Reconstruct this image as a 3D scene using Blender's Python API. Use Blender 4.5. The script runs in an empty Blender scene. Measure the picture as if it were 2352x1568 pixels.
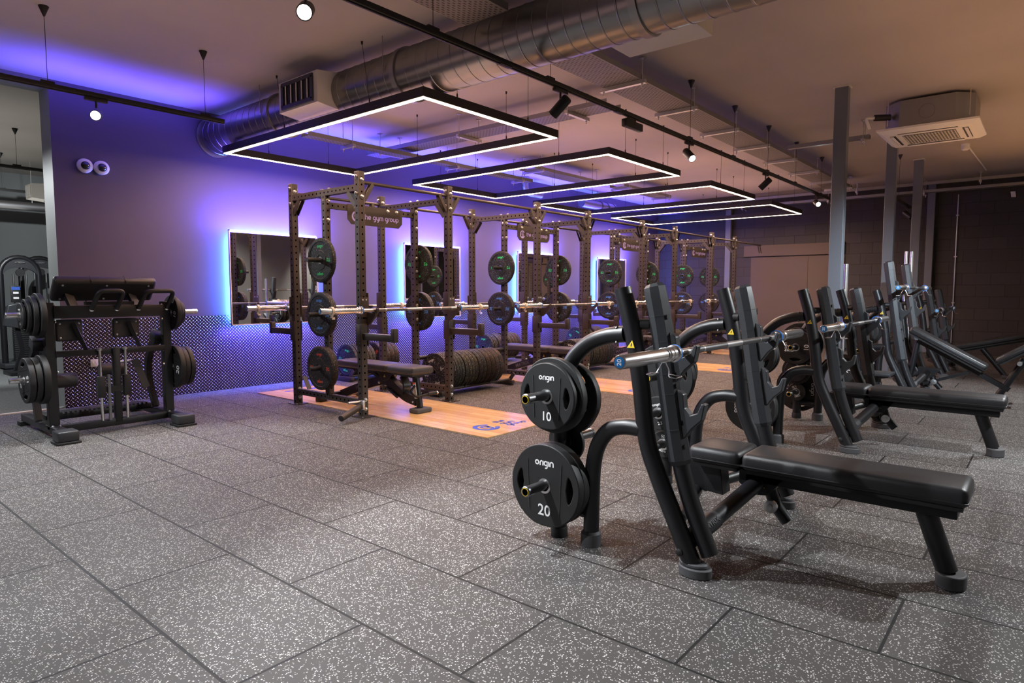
import bpy, math, random
from mathutils import Vector, Matrix, Euler
random.seed(7)
PI = math.pi
S = bpy.context.scene
col = S.collection
# ------------------------------------------------------------------ camera
cam_d = bpy.data.cameras.new('camera'); cam = bpy.data.objects.new('camera', cam_d); col.objects.link(cam)
YAW, PIT = 0.6959, -0.0775
fw = Vector((math.cos(YAW)*math.cos(PIT), math.sin(YAW)*math.cos(PIT), math.sin(PIT)))
cam.location = (-3.816, -5.077, 1.222)
cam.rotation_euler = fw.to_track_quat('-Z', 'Y').to_euler()
cam_d.sensor_width = 36.0; cam_d.lens = 1479.2/2352*36.0
cam_d.clip_start = 0.05; cam_d.clip_end = 100
S.camera = cam
# ------------------------------------------------------------------ view + world
S.view_settings.view_transform = 'Standard'; S.view_settings.look = 'None'
S.view_settings.exposure = 0.1; S.view_settings.gamma = 1.0; S.view_settings.use_curve_mapping = False
w = bpy.data.worlds.new('world'); S.world = w; w.use_nodes = True
w.node_tree.nodes['Background'].inputs[0].default_value = (0.05, 0.05, 0.06, 1)
w.node_tree.nodes['Background'].inputs[1].default_value = 0.3
# ------------------------------------------------------------------ lights
CEIL, YW, XB = 3.36, 2.8, 11.5
WARM, COOL, BLUE = (1.0, 0.62, 0.42), (0.93, 0.97, 1.0), (0.10, 0.06, 1.0)
def area(name, loc, sx, sy, power, color, rot=(0, 0, 0), spread=PI):
    l = bpy.data.lights.new(name, 'AREA'); l.shape = 'RECTANGLE'; l.size = sx; l.size_y = sy
    l.energy = power; l.color = color; l.spread = spread
    o = bpy.data.objects.new(name, l); col.objects.link(o); o.location = loc; o.rotation_euler = rot
    return o
def spot(name, loc, target, power, color=COOL, ang=70, blend=0.5, rad=0.03):
    l = bpy.data.lights.new(name, 'SPOT'); l.energy = power; l.color = color
    l.spot_size = math.radians(ang); l.spot_blend = blend; l.shadow_soft_size = rad
    o = bpy.data.objects.new(name, l); col.objects.link(o); o.location = loc
    o.rotation_euler = (Vector(target)-Vector(loc)).to_track_quat('-Z', 'Y').to_euler()
    return o
FR = [(-0.22, 1.62), (2.60, 4.44), (5.47, 7.31), (8.15, 10.0)]     # ring lights in x
FY0, FY1, FZ = -1.15, 2.19, 2.775
UP = (PI, 0, 0)
for i, (a, b) in enumerate(FR):
    area('rack_up_fill', ((a+b)/2, 0.3, 2.44), 2.4, 3.6, 23, (1.0, 0.56, 0.40), UP)  # added upward fill for the ceiling, with no fixture of its own
    for cx, cy, sx, sy, pw in (((a+b)/2, FY0+0.03, b-a-0.1, 0.035, 26), ((a+b)/2, FY1-0.03, b-a-0.1, 0.035, 22), (a+0.03, 0.52, 0.035, 3.2, 46), (b-0.03, 0.52, 0.035, 3.2, 46)):
        area('ring_light_strip', (cx, cy, FZ-0.004), sx, sy, pw, WARM)
area('left_up_fill', (-2.9, -0.9, 2.35), 3.0, 4.6, 17, (1.0, 0.60, 0.52), UP)  # added fill brightening the ceiling at left; no fixture here
# added blue fill for the ceiling along the mirrored wall; no fixture there
area('blue_ceiling_fill', (4.6, 2.30, 2.60), 13.5, 0.20, 170, BLUE, UP, math.radians(98))
for k in range(4):
    area('mirror_wall_fill', (0.7+2.8*k, 2.60, 0.72), 1.3, 0.12, 34, BLUE, (math.radians(35), 0, 0))  # added blue fill below each mirror, besides its led strips
    area('mirror_wall_fill', (0.7+2.8*k, 2.55, 2.05), 1.5, 0.2, 62, (0.11, 0.065, 1.0), (math.radians(118), 0, 0))  # added blue fill above each mirror, turned to the wall
# added warm fill for the ceiling over the benches; no lamp hangs there
area('warm_ceiling_fill', (4.5, -5.2, 2.45), 9.0, 2.6, 40, (1.0, 0.49, 0.21), UP)
# spotlights on the black tracks (visible fittings and track out of view), plus off-track spots without fittings
spot('spot_beam', (-1.925, -2.16, 2.56), (-1.3, -4.3, 0), 560, ang=95)
spot('spot_beam', (-1.90, 0.845, 2.56), (-2.3, -0.9, 0), 380, ang=95)
spot('spot_beam', (2.50, -2.16, 2.60), (2.2, -4.2, 0), 1500, ang=95, color=(1.0, 0.92, 0.84))
spot('spot_beam', (7.19, -2.16, 2.60), (6.2, -4.4, 0), 1300, ang=90, color=(1.0, 0.95, 0.9))
spot('spot_beam', (1.4, -6.1, 2.60), (0.3, -4.7, 0), 420, ang=95)  # added cool spot off the tracks, brightening the near floor
spot('spot_beam', (5.0, -5.9, 2.60), (4.4, -4.3, 0), 420, ang=100)  # off the tracks, no fitting modelled; lights the farther benches
spot('spot_beam', (0.25, -2.16, 2.60), (0.6, -0.6, 0), 900, ang=62, color=(1, .8, .6))
spot('spot_beam', (4.8, -2.16, 2.60), (3.6, -0.5, 0), 1000, ang=75, color=(1, .8, .6))
spot('spot_beam', (-3.6, -2.16, 2.60), (-2.6, -3.8, 0), 220, ang=95)
spot('spot_beam', (-3.9, 0.845, 2.60), (-3.0, 0.2, 0), 260, ang=90)
spot('spot_beam', (0.2, -5.8, 2.60), (5.6, -3.25, 0.6), 1100, ang=36, blend=1.0, color=(0.75, 0.88, 1.0))  # off the tracks, no fitting modelled; aimed low at the columns
spot('spot_beam', (-1.9, 5.3, 2.70), (-1.5, 7.8, 0.6), 380, ang=120)
spot('spot_beam', (3.4, -6.2, 2.7), (4.4, -8.2, 1.4), 260, ang=80, color=(1, .93, .82))  # added off-track spot on the near wall, for the mirrors to reflect
spot('spot_beam', (9.0, -6.2, 2.7), (9.0, -8.2, 1.4), 260, ang=80, color=(1, .93, .82))  # second added off-track spot on the near wall
area('far_room_up_fill', (-2.4, 6.0, 2.3), 3.5, 4.0, 24, (1.0, 0.98, 0.92), UP)  # added upward fill brightening the far room; no fixture
spot('spot_beam', (-2.9, 4.3, 2.70), (-1.8, 3.0, 0.7), 190, ang=100)  # off the tracks, no fitting modelled; lights the wall end

# ------------------------------------------------------------------ materials
MATS = {}
def newmat(n):
    m = bpy.data.materials.new(n); m.use_nodes = True; MATS[n] = m
    return m, m.node_tree, m.node_tree.nodes['Principled BSDF']
def N(t, ty, **k):
    n = t.nodes.new(ty)
    for a, b in k.items(): setattr(n, a, b)
    return n
def simple(n, c, rough=0.5, metal=0.0, emit=None, es=0.0, bump=0.0, bscale=400.0, coat=0.0, spec=0.5):
    m, t, b = newmat(n)
    b.inputs['Base Color'].default_value = (*c, 1); b.inputs['Roughness'].default_value = rough
    b.inputs['Metallic'].default_value = metal; b.inputs['Specular IOR Level'].default_value = spec
    if emit: b.inputs['Emission Color'].default_value = (*emit, 1); b.inputs['Emission Strength'].default_value = es
    if coat: b.inputs['Coat Weight'].default_value = coat
    if bump:
        tc = N(t, 'ShaderNodeTexCoord'); nz = N(t, 'ShaderNodeTexNoise'); nz.inputs['Scale'].default_value = bscale; nz.inputs['Detail'].default_value = 2
        bp = N(t, 'ShaderNodeBump'); bp.inputs['Strength'].default_value = bump; bp.inputs['Distance'].default_value = 0.002
        t.links.new(tc.outputs['Object'], nz.inputs['Vector']); t.links.new(nz.outputs[0], bp.inputs['Height']); t.links.new(bp.outputs[0], b.inputs['Normal'])
    return m
def math_(t, op, a, b=None, c=None):
    n = N(t, 'ShaderNodeMath', operation=op)
    for i, v in enumerate((a, b, c)):
        if v is None: continue
        if isinstance(v, (int, float)): n.inputs[i].default_value = v
        else: t.links.new(v, n.inputs[i])
    return n.outputs[0]
def mix_(t, f, a, b):
    n = N(t, 'ShaderNodeMix', data_type='RGBA')
    if isinstance(f, (int, float)): n.inputs[0].default_value = f
    else: t.links.new(f, n.inputs[0])
    for i, v in ((6, a), (7, b)):
        if isinstance(v, tuple): n.inputs[i].default_value = (*v, 1)
        else: t.links.new(v, n.inputs[i])
    return n.outputs[2]
def speck_mat(n, base, fleck, scale, thr, rough=0.75, size=0.42, seams=False, world=False):
    m, t, b = newmat(n)
    tc = N(t, 'ShaderNodeTexCoord'); geo = N(t, 'ShaderNodeNewGeometry')
    vec = geo.outputs['Position'] if world else tc.outputs['Object']
    wob = N(t, 'ShaderNodeTexNoise'); wob.inputs['Scale'].default_value = scale*0.9; t.links.new(vec, wob.inputs['Vector'])
    sc = N(t, 'ShaderNodeVectorMath', operation='MULTIPLY_ADD'); t.links.new(wob.outputs['Color'], sc.inputs[0])
    sc.inputs[1].default_value = (0.9/scale,)*3; t.links.new(vec, sc.inputs[2])
    v = N(t, 'ShaderNodeTexVoronoi'); v.inputs['Scale'].default_value = scale; t.links.new(sc.outputs[0], v.inputs['Vector'])
    sp = N(t, 'ShaderNodeSeparateColor'); t.links.new(v.outputs['Color'], sp.inputs[0])
    k1 = math_(t, 'GREATER_THAN', sp.outputs[0], thr)
    k2 = math_(t, 'LESS_THAN', v.outputs['Distance'], size)
    k = math_(t, 'MULTIPLY', k1, k2)
    big = N(t, 'ShaderNodeTexNoise'); big.inputs['Scale'].default_value = 1.3; big.inputs['Detail'].default_value = 3; t.links.new(vec, big.inputs['Vector'])
    fine = N(t, 'ShaderNodeTexNoise'); fine.inputs['Scale'].default_value = scale*1.5; t.links.new(vec, fine.inputs['Vector'])
    d = tuple(x*0.62 for x in base)
    c0 = mix_(t, fine.outputs[0], d, base)
    c1 = mix_(t, math_(t, 'MULTIPLY', big.outputs[0], 0.35), c0, tuple(x*0.7 for x in base))
    if isinstance(fleck, list):
        ff = mix_(t, math_(t, 'GREATER_THAN', sp.outputs[1], 0.5), fleck[0], fleck[1])
    else:
        ff = mix_(t, sp.outputs[1], tuple(x*0.55 for x in fleck), fleck)
    c = mix_(t, k, c1, ff)
    h = math_(t, 'MULTIPLY', fine.outputs[0], 0.6)
    if seams:
        sep = N(t, 'ShaderNodeSeparateXYZ'); t.links.new(vec, sep.inputs[0])
        cmb = N(t, 'ShaderNodeCombineXYZ')
        t.links.new(math_(t, 'ADD', sep.outputs[1], 20-0.813), cmb.inputs[0]); t.links.new(math_(t, 'ADD', sep.outputs[0], 2.414+10), cmb.inputs[1])
        br = N(t, 'ShaderNodeTexBrick'); br.offset = 0.5; br.offset_frequency = 2; br.squash = 1.0
        t.links.new(cmb.outputs[0], br.inputs['Vector'])
        br.inputs['Scale'].default_value = 1; br.inputs['Mortar Size'].default_value = 0.0062; br.inputs['Mortar Smooth'].default_value = 0.3
        br.inputs['Brick Width'].default_value = 1.0; br.inputs['Row Height'].default_value = 0.5; br.inputs['Bias'].default_value = 0
        br.inputs['Color1'].default_value = (0.0, 0.0, 0.0, 1); br.inputs['Color2'].default_value = (1, 1, 1, 1)
        tone = mix_(t, br.outputs['Color'], (0.78, 0.76, 0.76), (1.0, 1.0, 1.0))
        mul = N(t, 'ShaderNodeMix', data_type='RGBA', blend_type='MULTIPLY'); mul.inputs[0].default_value = 1
        t.links.new(c, mul.inputs[6]); t.links.new(tone, mul.inputs[7])
        c = mix_(t, br.outputs['Fac'], mul.outputs[2], (0.004, 0.004, 0.004))
        h = math_(t, 'SUBTRACT', h, math_(t, 'MULTIPLY', br.outputs['Fac'], 4.0))
    t.links.new(c, b.inputs['Base Color']); b.inputs['Roughness'].default_value = rough
    b.inputs['Specular IOR Level'].default_value = 0.35
    bp = N(t, 'ShaderNodeBump'); bp.inputs['Strength'].default_value = 0.5; bp.inputs['Distance'].default_value = 0.0015
    t.links.new(h, bp.inputs['Height']); t.links.new(bp.outputs[0], b.inputs['Normal'])
    return m
speck_mat('rubber_floor', (0.078, 0.073, 0.070), (0.66, 0.65, 0.63), 160, 0.70, 0.72, 0.42, seams=True, world=True)
speck_mat('far_floor', (0.16, 0.165, 0.165), (0.34, 0.34, 0.34), 110, 0.7, 0.6)
for k, f in dict(green=[(0.05, 0.4, 0.12), (0.4, 0.4, 0.4)], blue=[(0.1, 0.25, 0.8), (0.4, 0.45, 0.6)], red=[(0.6, 0.1, 0.04), (0.45, 0.3, 0.25)],
                 yellow=[(0.65, 0.5, 0.05), (0.5, 0.45, 0.3)], white=[(0.5, 0.5, 0.5), (0.6, 0.6, 0.65)]).items():
    speck_mat('crumb_'+k, (0.018, 0.017, 0.017), f, 150, 0.86, 0.6, 0.36)
simple('powder_black', (0.010, 0.010, 0.012), 0.38, bump=0.12, bscale=900)
simple('plastic_grey', (0.030, 0.032, 0.036), 0.42, bump=0.1, bscale=700)
simple('foot_grey', (0.07, 0.07, 0.075), 0.6)
simple('rubber_black', (0.012, 0.012, 0.013), 0.55)
simple('rack_paint', (0.042, 0.032, 0.026), 0.42, bump=0.1, bscale=800)
simple('vinyl', (0.050, 0.045, 0.045), 0.45, bump=0.35, bscale=500)
simple('vinyl_bench', (0.017, 0.017, 0.019), 0.40, bump=0.3, bscale=500)
simple('chrome', (0.88, 0.88, 0.88), 0.24, 1.0)
simple('steel', (0.66, 0.66, 0.66), 0.34, 1.0)
simple('dark_steel', (0.22, 0.22, 0.225), 0.36, 1.0)
simple('bolt_zinc', (0.72, 0.72, 0.70), 0.28, 1.0)
simple('galv', (0.36, 0.36, 0.37), 0.42, 1.0)
simple('white_paint', (0.78, 0.78, 0.76), 0.5)
simple('offwhite', (0.62, 0.60, 0.55), 0.5)
simple('ink_white', (0.80, 0.80, 0.80), 0.6)
simple('ink_green', (0.04, 0.90, 0.22), 0.6, emit=None)
simple('ink_blue', (0.10, 0.36, 0.95), 0.6)
simple('ink_red', (0.95, 0.10, 0.03), 0.6)
simple('ink_yellow', (0.85, 0.6, 0.03), 0.6)
simple('lit_wall_lilac', (0.42, 0.36, 0.80), 0.6)  # stands in for the lit wall seen through the sign letters
simple('ink_grey', (0.12, 0.12, 0.12), 0.6)
simple('logo_blue', (0.02, 0.08, 0.55), 0.45)
simple('cap_blue', (0.02, 0.25, 0.62), 0.4)
simple('ring_blue', (0.03, 0.25, 0.85), 0.35)
simple('clip_white', (0.72, 0.66, 0.58), 0.5)
simple('track_black', (0.008, 0.008, 0.008), 0.45)
simple('profile_black', (0.012, 0.010, 0.010), 0.5)
simple('led_warm', (1, 1, 1), 0.5, emit=(1.0, 0.78, 0.55), es=9)
simple('led_blue', (0.1, 0.2, 1), 0.5, emit=(0.05, 0.17, 1.0), es=420)
simple('lamp_white', (1, 1, 1), 0.5, emit=(0.95, 0.98, 1.0), es=60)
simple('column_paint', (0.15, 0.17, 0.20), 0.38, bump=0.8, bscale=160)
simple('mirror_glass', (0.82, 0.84, 0.84), 0.015, 1.0)
simple('frame_white', (0.55, 0.52, 0.62), 0.4)
simple('glass_dark', (0.02, 0.02, 0.025), 0.05, coat=1)
simple('door_board', (0.115, 0.083, 0.068), 0.6)
simple('orange_plastic', (0.8, 0.3, 0.02), 0.5)
simple('screen_blue', (0.02, 0.05, 0.2), 0.3, emit=(0.05, 0.12, 0.5), es=0.6)

def plaster(n, c, rough=0.7, bump=0.1):
    m, t, b = newmat(n); geo = N(t, 'ShaderNodeNewGeometry')
    nz = N(t, 'ShaderNodeTexNoise'); nz.inputs['Scale'].default_value = 1.1; nz.inputs['Detail'].default_value = 5; t.links.new(geo.outputs['Position'], nz.inputs['Vector'])
    cc = mix_(t, nz.outputs[0], tuple(x*0.86 for x in c), tuple(min(1, x*1.1) for x in c)); t.links.new(cc, b.inputs['Base Color'])
    b.inputs['Roughness'].default_value = rough
    n2 = N(t, 'ShaderNodeTexNoise'); n2.inputs['Scale'].default_value = 70; n2.inputs['Detail'].default_value = 3; t.links.new(geo.outputs['Position'], n2.inputs['Vector'])
    bp = N(t, 'ShaderNodeBump'); bp.inputs['Strength'].default_value = bump; bp.inputs['Distance'].default_value = 0.004
    t.links.new(n2.outputs[0], bp.inputs['Height']); t.links.new(bp.outputs[0], b.inputs['Normal'])
plaster('ceiling_paint', (0.42, 0.385, 0.35), 0.8)
plaster('wall_paint', (0.105, 0.088, 0.13), 0.65, 0.05)
plaster('return_paint', (0.30, 0.31, 0.30), 0.5, 0.05)
plaster('far_wall_paint', (0.16, 0.17, 0.17), 0.7)
def blockwork(n, c):
    m, t, b = newmat(n); geo = N(t, 'ShaderNodeNewGeometry'); sep = N(t, 'ShaderNodeSeparateXYZ'); t.links.new(geo.outputs['Position'], sep.inputs[0])
    cmb = N(t, 'ShaderNodeCombineXYZ'); t.links.new(math_(t, 'ADD', sep.outputs[1], math_(t, 'ADD', sep.outputs[0], 10.0)), cmb.inputs[0]); t.links.new(sep.outputs[2], cmb.inputs[1])
    br = N(t, 'ShaderNodeTexBrick'); t.links.new(cmb.outputs[0], br.inputs['Vector']); br.inputs['Scale'].default_value = 1
    br.inputs['Brick Width'].default_value = 0.45; br.inputs['Row Height'].default_value = 0.225; br.inputs['Mortar Size'].default_value = 0.006; br.inputs['Mortar Smooth'].default_value = 0.4
    br.inputs['Color1'].default_value = (*tuple(x*0.8 for x in c), 1); br.inputs['Color2'].default_value = (*c, 1); br.inputs['Mortar'].default_value = (*tuple(x*0.5 for x in c), 1)
    t.links.new(br.outputs['Color'], b.inputs['Base Color']); b.inputs['Roughness'].default_value = 0.6
    n2 = N(t, 'ShaderNodeTexNoise'); n2.inputs['Scale'].default_value = 60; n2.inputs['Detail'].default_value = 4; t.links.new(geo.outputs['Position'], n2.inputs['Vector'])
    h = math_(t, 'SUBTRACT', math_(t, 'MULTIPLY', n2.outputs[0], 0.35), br.outputs['Fac'])
    bp = N(t, 'ShaderNodeBump'); bp.inputs['Strength'].default_value = 0.7; bp.inputs['Distance'].default_value = 0.008
    t.links.new(h, bp.inputs['Height']); t.links.new(bp.outputs[0], b.inputs['Normal'])
blockwork('block_paint', (0.042, 0.038, 0.037))
def checker_plate():
    m, t, b = newmat('checker_plate'); geo = N(t, 'ShaderNodeNewGeometry'); sep = N(t, 'ShaderNodeSeparateXYZ'); t.links.new(geo.outputs['Position'], sep.inputs[0])
    p = 0.029
    X = math_(t, 'DIVIDE', math_(t, 'ADD', math_(t, 'MULTIPLY', math_(t, 'ADD', sep.outputs[0], sep.outputs[2]), 0.7071), 20.0), p)
    Z = math_(t, 'DIVIDE', math_(t, 'ADD', math_(t, 'MULTIPLY', math_(t, 'SUBTRACT', sep.outputs[2], sep.outputs[0]), 0.7071), 20.0), p)
    u = math_(t, 'FLOOR', X); v = math_(t, 'FLOOR', Z)
    fx = math_(t, 'ABSOLUTE', math_(t, 'SUBTRACT', math_(t, 'FRACT', X), 0.5)); fz = math_(t, 'ABSOLUTE', math_(t, 'SUBTRACT', math_(t, 'FRACT', Z), 0.5))
    par = math_(t, 'MODULO', math_(t, 'ADD', u, v), 2.0)
    a = math_(t, 'ADD', fx, math_(t, 'MULTIPLY', par, math_(t, 'SUBTRACT', fz, fx))); c = math_(t, 'ADD', fz, math_(t, 'MULTIPLY', par, math_(t, 'SUBTRACT', fx, fz)))
    e = math_(t, 'ADD', math_(t, 'POWER', math_(t, 'DIVIDE', math_(t, 'ABSOLUTE', a), 0.46), 2.0), math_(t, 'POWER', math_(t, 'DIVIDE', math_(t, 'ABSOLUTE', c), 0.135), 2.0))
    h = math_(t, 'MAXIMUM', math_(t, 'SUBTRACT', 1.0, e), 0.0)
    k = math_(t, 'GREATER_THAN', h, 0.05)
    t.links.new(mix_(t, k, (0.036, 0.030, 0.036), (0.50, 0.45, 0.50)), b.inputs['Base Color'])
    b.inputs['Metallic'].default_value = 0.75; b.inputs['Roughness'].default_value = 0.42
    bp = N(t, 'ShaderNodeBump'); bp.inputs['Strength'].default_value = 0.8; bp.inputs['Distance'].default_value = 0.004
    t.links.new(math_(t, 'SQRT', h), bp.inputs['Height']); t.links.new(bp.outputs[0], b.inputs['Normal'])
checker_plate()
def wood():
    m, t, b = newmat('platform_wood'); tc = N(t, 'ShaderNodeTexCoord'); sep = N(t, 'ShaderNodeSeparateXYZ'); t.links.new(tc.outputs['Object'], sep.inputs[0])
    cmb = N(t, 'ShaderNodeCombineXYZ'); t.links.new(math_(t, 'ADD', sep.outputs[1], 10.0), cmb.inputs[0]); t.links.new(math_(t, 'ADD', sep.outputs[0], 10.0), cmb.inputs[1])
    br = N(t, 'ShaderNodeTexBrick'); t.links.new(cmb.outputs[0], br.inputs['Vector']); br.inputs['Scale'].default_value = 1; br.offset = 0.37
    br.inputs['Brick Width'].default_value = 0.9; br.inputs['Row Height'].default_value = 0.095; br.inputs['Mortar Size'].default_value = 0.0008
    br.inputs['Color1'].default_value = (0.72, 0.45, 0.20, 1); br.inputs['Color2'].default_value = (0.85, 0.60, 0.30, 1); br.inputs['Mortar'].default_value = (0.2, 0.08, 0.03, 1)
    sc = N(t, 'ShaderNodeMapping'); sc.inputs['Scale'].default_value = (26, 1.6, 1); t.links.new(tc.outputs['Object'], sc.inputs[0])
    nz = N(t, 'ShaderNodeTexNoise'); nz.inputs['Scale'].default_value = 2.2; nz.inputs['Detail'].default_value = 6; nz.inputs['Distortion'].default_value = 0.6; t.links.new(sc.outputs[0], nz.inputs['Vector'])
    g = math_(t, 'MULTIPLY', math_(t, 'POWER', nz.outputs[0], 2.2), 0.9)
    t.links.new(mix_(t, g, br.outputs['Color'], (0.40, 0.20, 0.08)), b.inputs['Base Color'])
    b.inputs['Roughness'].default_value = 0.24
wood()
def holed(n, c, rough, pitch, rad, metal=0.0):
    m, t, b = newmat(n); tc = N(t, 'ShaderNodeTexCoord'); sep = N(t, 'ShaderNodeSeparateXYZ'); t.links.new(tc.outputs['Object'], sep.inputs[0])
    mn = math_(t, 'MINIMUM', math_(t, 'ABSOLUTE', sep.outputs[0]), math_(t, 'ABSOLUTE', sep.outputs[1]))
    fz = math_(t, 'MULTIPLY', math_(t, 'SUBTRACT', math_(t, 'FRACT', math_(t, 'DIVIDE', sep.outputs[2], pitch)), 0.5), pitch)
    d = math_(t, 'SQRT', math_(t, 'ADD', math_(t, 'POWER', mn, 2.0), math_(t, 'POWER', math_(t, 'ABSOLUTE', fz), 2.0)))
    k = math_(t, 'LESS_THAN', d, rad)
    t.links.new(mix_(t, k, c, (0.001, 0.001, 0.001)), b.inputs['Base Color'])
    t.links.new(math_(t, 'MULTIPLY_ADD', k, 0.5, rough), b.inputs['Roughness']); b.inputs['Metallic'].default_value = metal
    t.links.new(math_(t, 'MULTIPLY_ADD', k, -0.5, 0.5), b.inputs['Specular IOR Level'])
holed('rack_holed', (0.042, 0.032, 0.026), 0.5, 0.0667, 0.0095)
def perforated():
    m, t, b = newmat('perforated'); tc = N(t, 'ShaderNodeTexCoord'); sep = N(t, 'ShaderNodeSeparateXYZ'); t.links.new(tc.outputs['Object'], sep.inputs[0])
    U_ = math_(t, 'DIVIDE', math_(t, 'ADD', sep.outputs[0], 50.0), 0.05); V_ = math_(t, 'DIVIDE', math_(t, 'ADD', sep.outputs[1], 50.0), 0.026)
    row = math_(t, 'FLOOR', V_); U2 = math_(t, 'ADD', U_, math_(t, 'MULTIPLY', math_(t, 'MODULO', row, 2.0), 0.5))
    fu = math_(t, 'MULTIPLY', math_(t, 'SUBTRACT', math_(t, 'FRACT', U2), 0.5), 0.05); fv = math_(t, 'MULTIPLY', math_(t, 'SUBTRACT', math_(t, 'FRACT', V_), 0.5), 0.026)
    k = math_(t, 'MULTIPLY', math_(t, 'LESS_THAN', math_(t, 'ABSOLUTE', fu), 0.013), math_(t, 'LESS_THAN', math_(t, 'ABSOLUTE', fv), 0.0055))
    t.links.new(mix_(t, k, (0.17, 0.158, 0.15), (0.004, 0.004, 0.004)), b.inputs['Base Color'])
    b.inputs['Metallic'].default_value = 0.35; b.inputs['Roughness'].default_value = 0.5
perforated()
def spiral():
    m, t, b = newmat('spiral_duct'); tc = N(t, 'ShaderNodeTexCoord')
    nz = N(t, 'ShaderNodeTexNoise'); nz.inputs['Scale'].default_value = 9; nz.inputs['Detail'].default_value = 4; t.links.new(tc.outputs['Object'], nz.inputs['Vector'])
    t.links.new(mix_(t, nz.outputs[0], (0.27, 0.275, 0.28), (0.36, 0.355, 0.35)), b.inputs['Base Color'])
    t.links.new(math_(t, 'MULTIPLY_ADD', nz.outputs[0], 0.12, 0.24), b.inputs['Roughness']); b.inputs['Metallic'].default_value = 1
spiral()

# ------------------------------------------------------------------ mesh helpers
def V(*a): return Vector(a)
def fillet(pts, rad=0.05, n=6):
    """round the corners of a polyline"""
    pts = [Vector(p) for p in pts]; out = [pts[0]]
    for i in range(1, len(pts)-1):
        a, b, c = pts[i-1], pts[i], pts[i+1]
        u = (a-b); v = (c-b); r = min(rad, u.length*0.49, v.length*0.49)
        p0 = b+u.normalized()*r; p1 = b+v.normalized()*r
        for k in range(n+1):
            s = k/n; out.append(p0*(1-s)**2+b*2*s*(1-s)+p1*s*s)
    out.append(pts[-1]); return out
def smooth(pts, n=6):
    """Catmull-Rom through the points"""
    p = [Vector(q) for q in pts]; p = [p[0]*2-p[1]]+p+[p[-1]*2-p[-2]]; out = []
    for i in range(1, len(p)-2):
        for k in range(n):
            t = k/n
            out.append(0.5*((2*p[i])+(p[i+1]-p[i-1])*t+(2*p[i-1]-5*p[i]+4*p[i+1]-p[i+2])*t*t+(3*p[i]-p[i-1]-3*p[i+1]+p[i+2])*t**3))
    out.append(p[-2]); return out
BOLTM = {}
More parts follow.
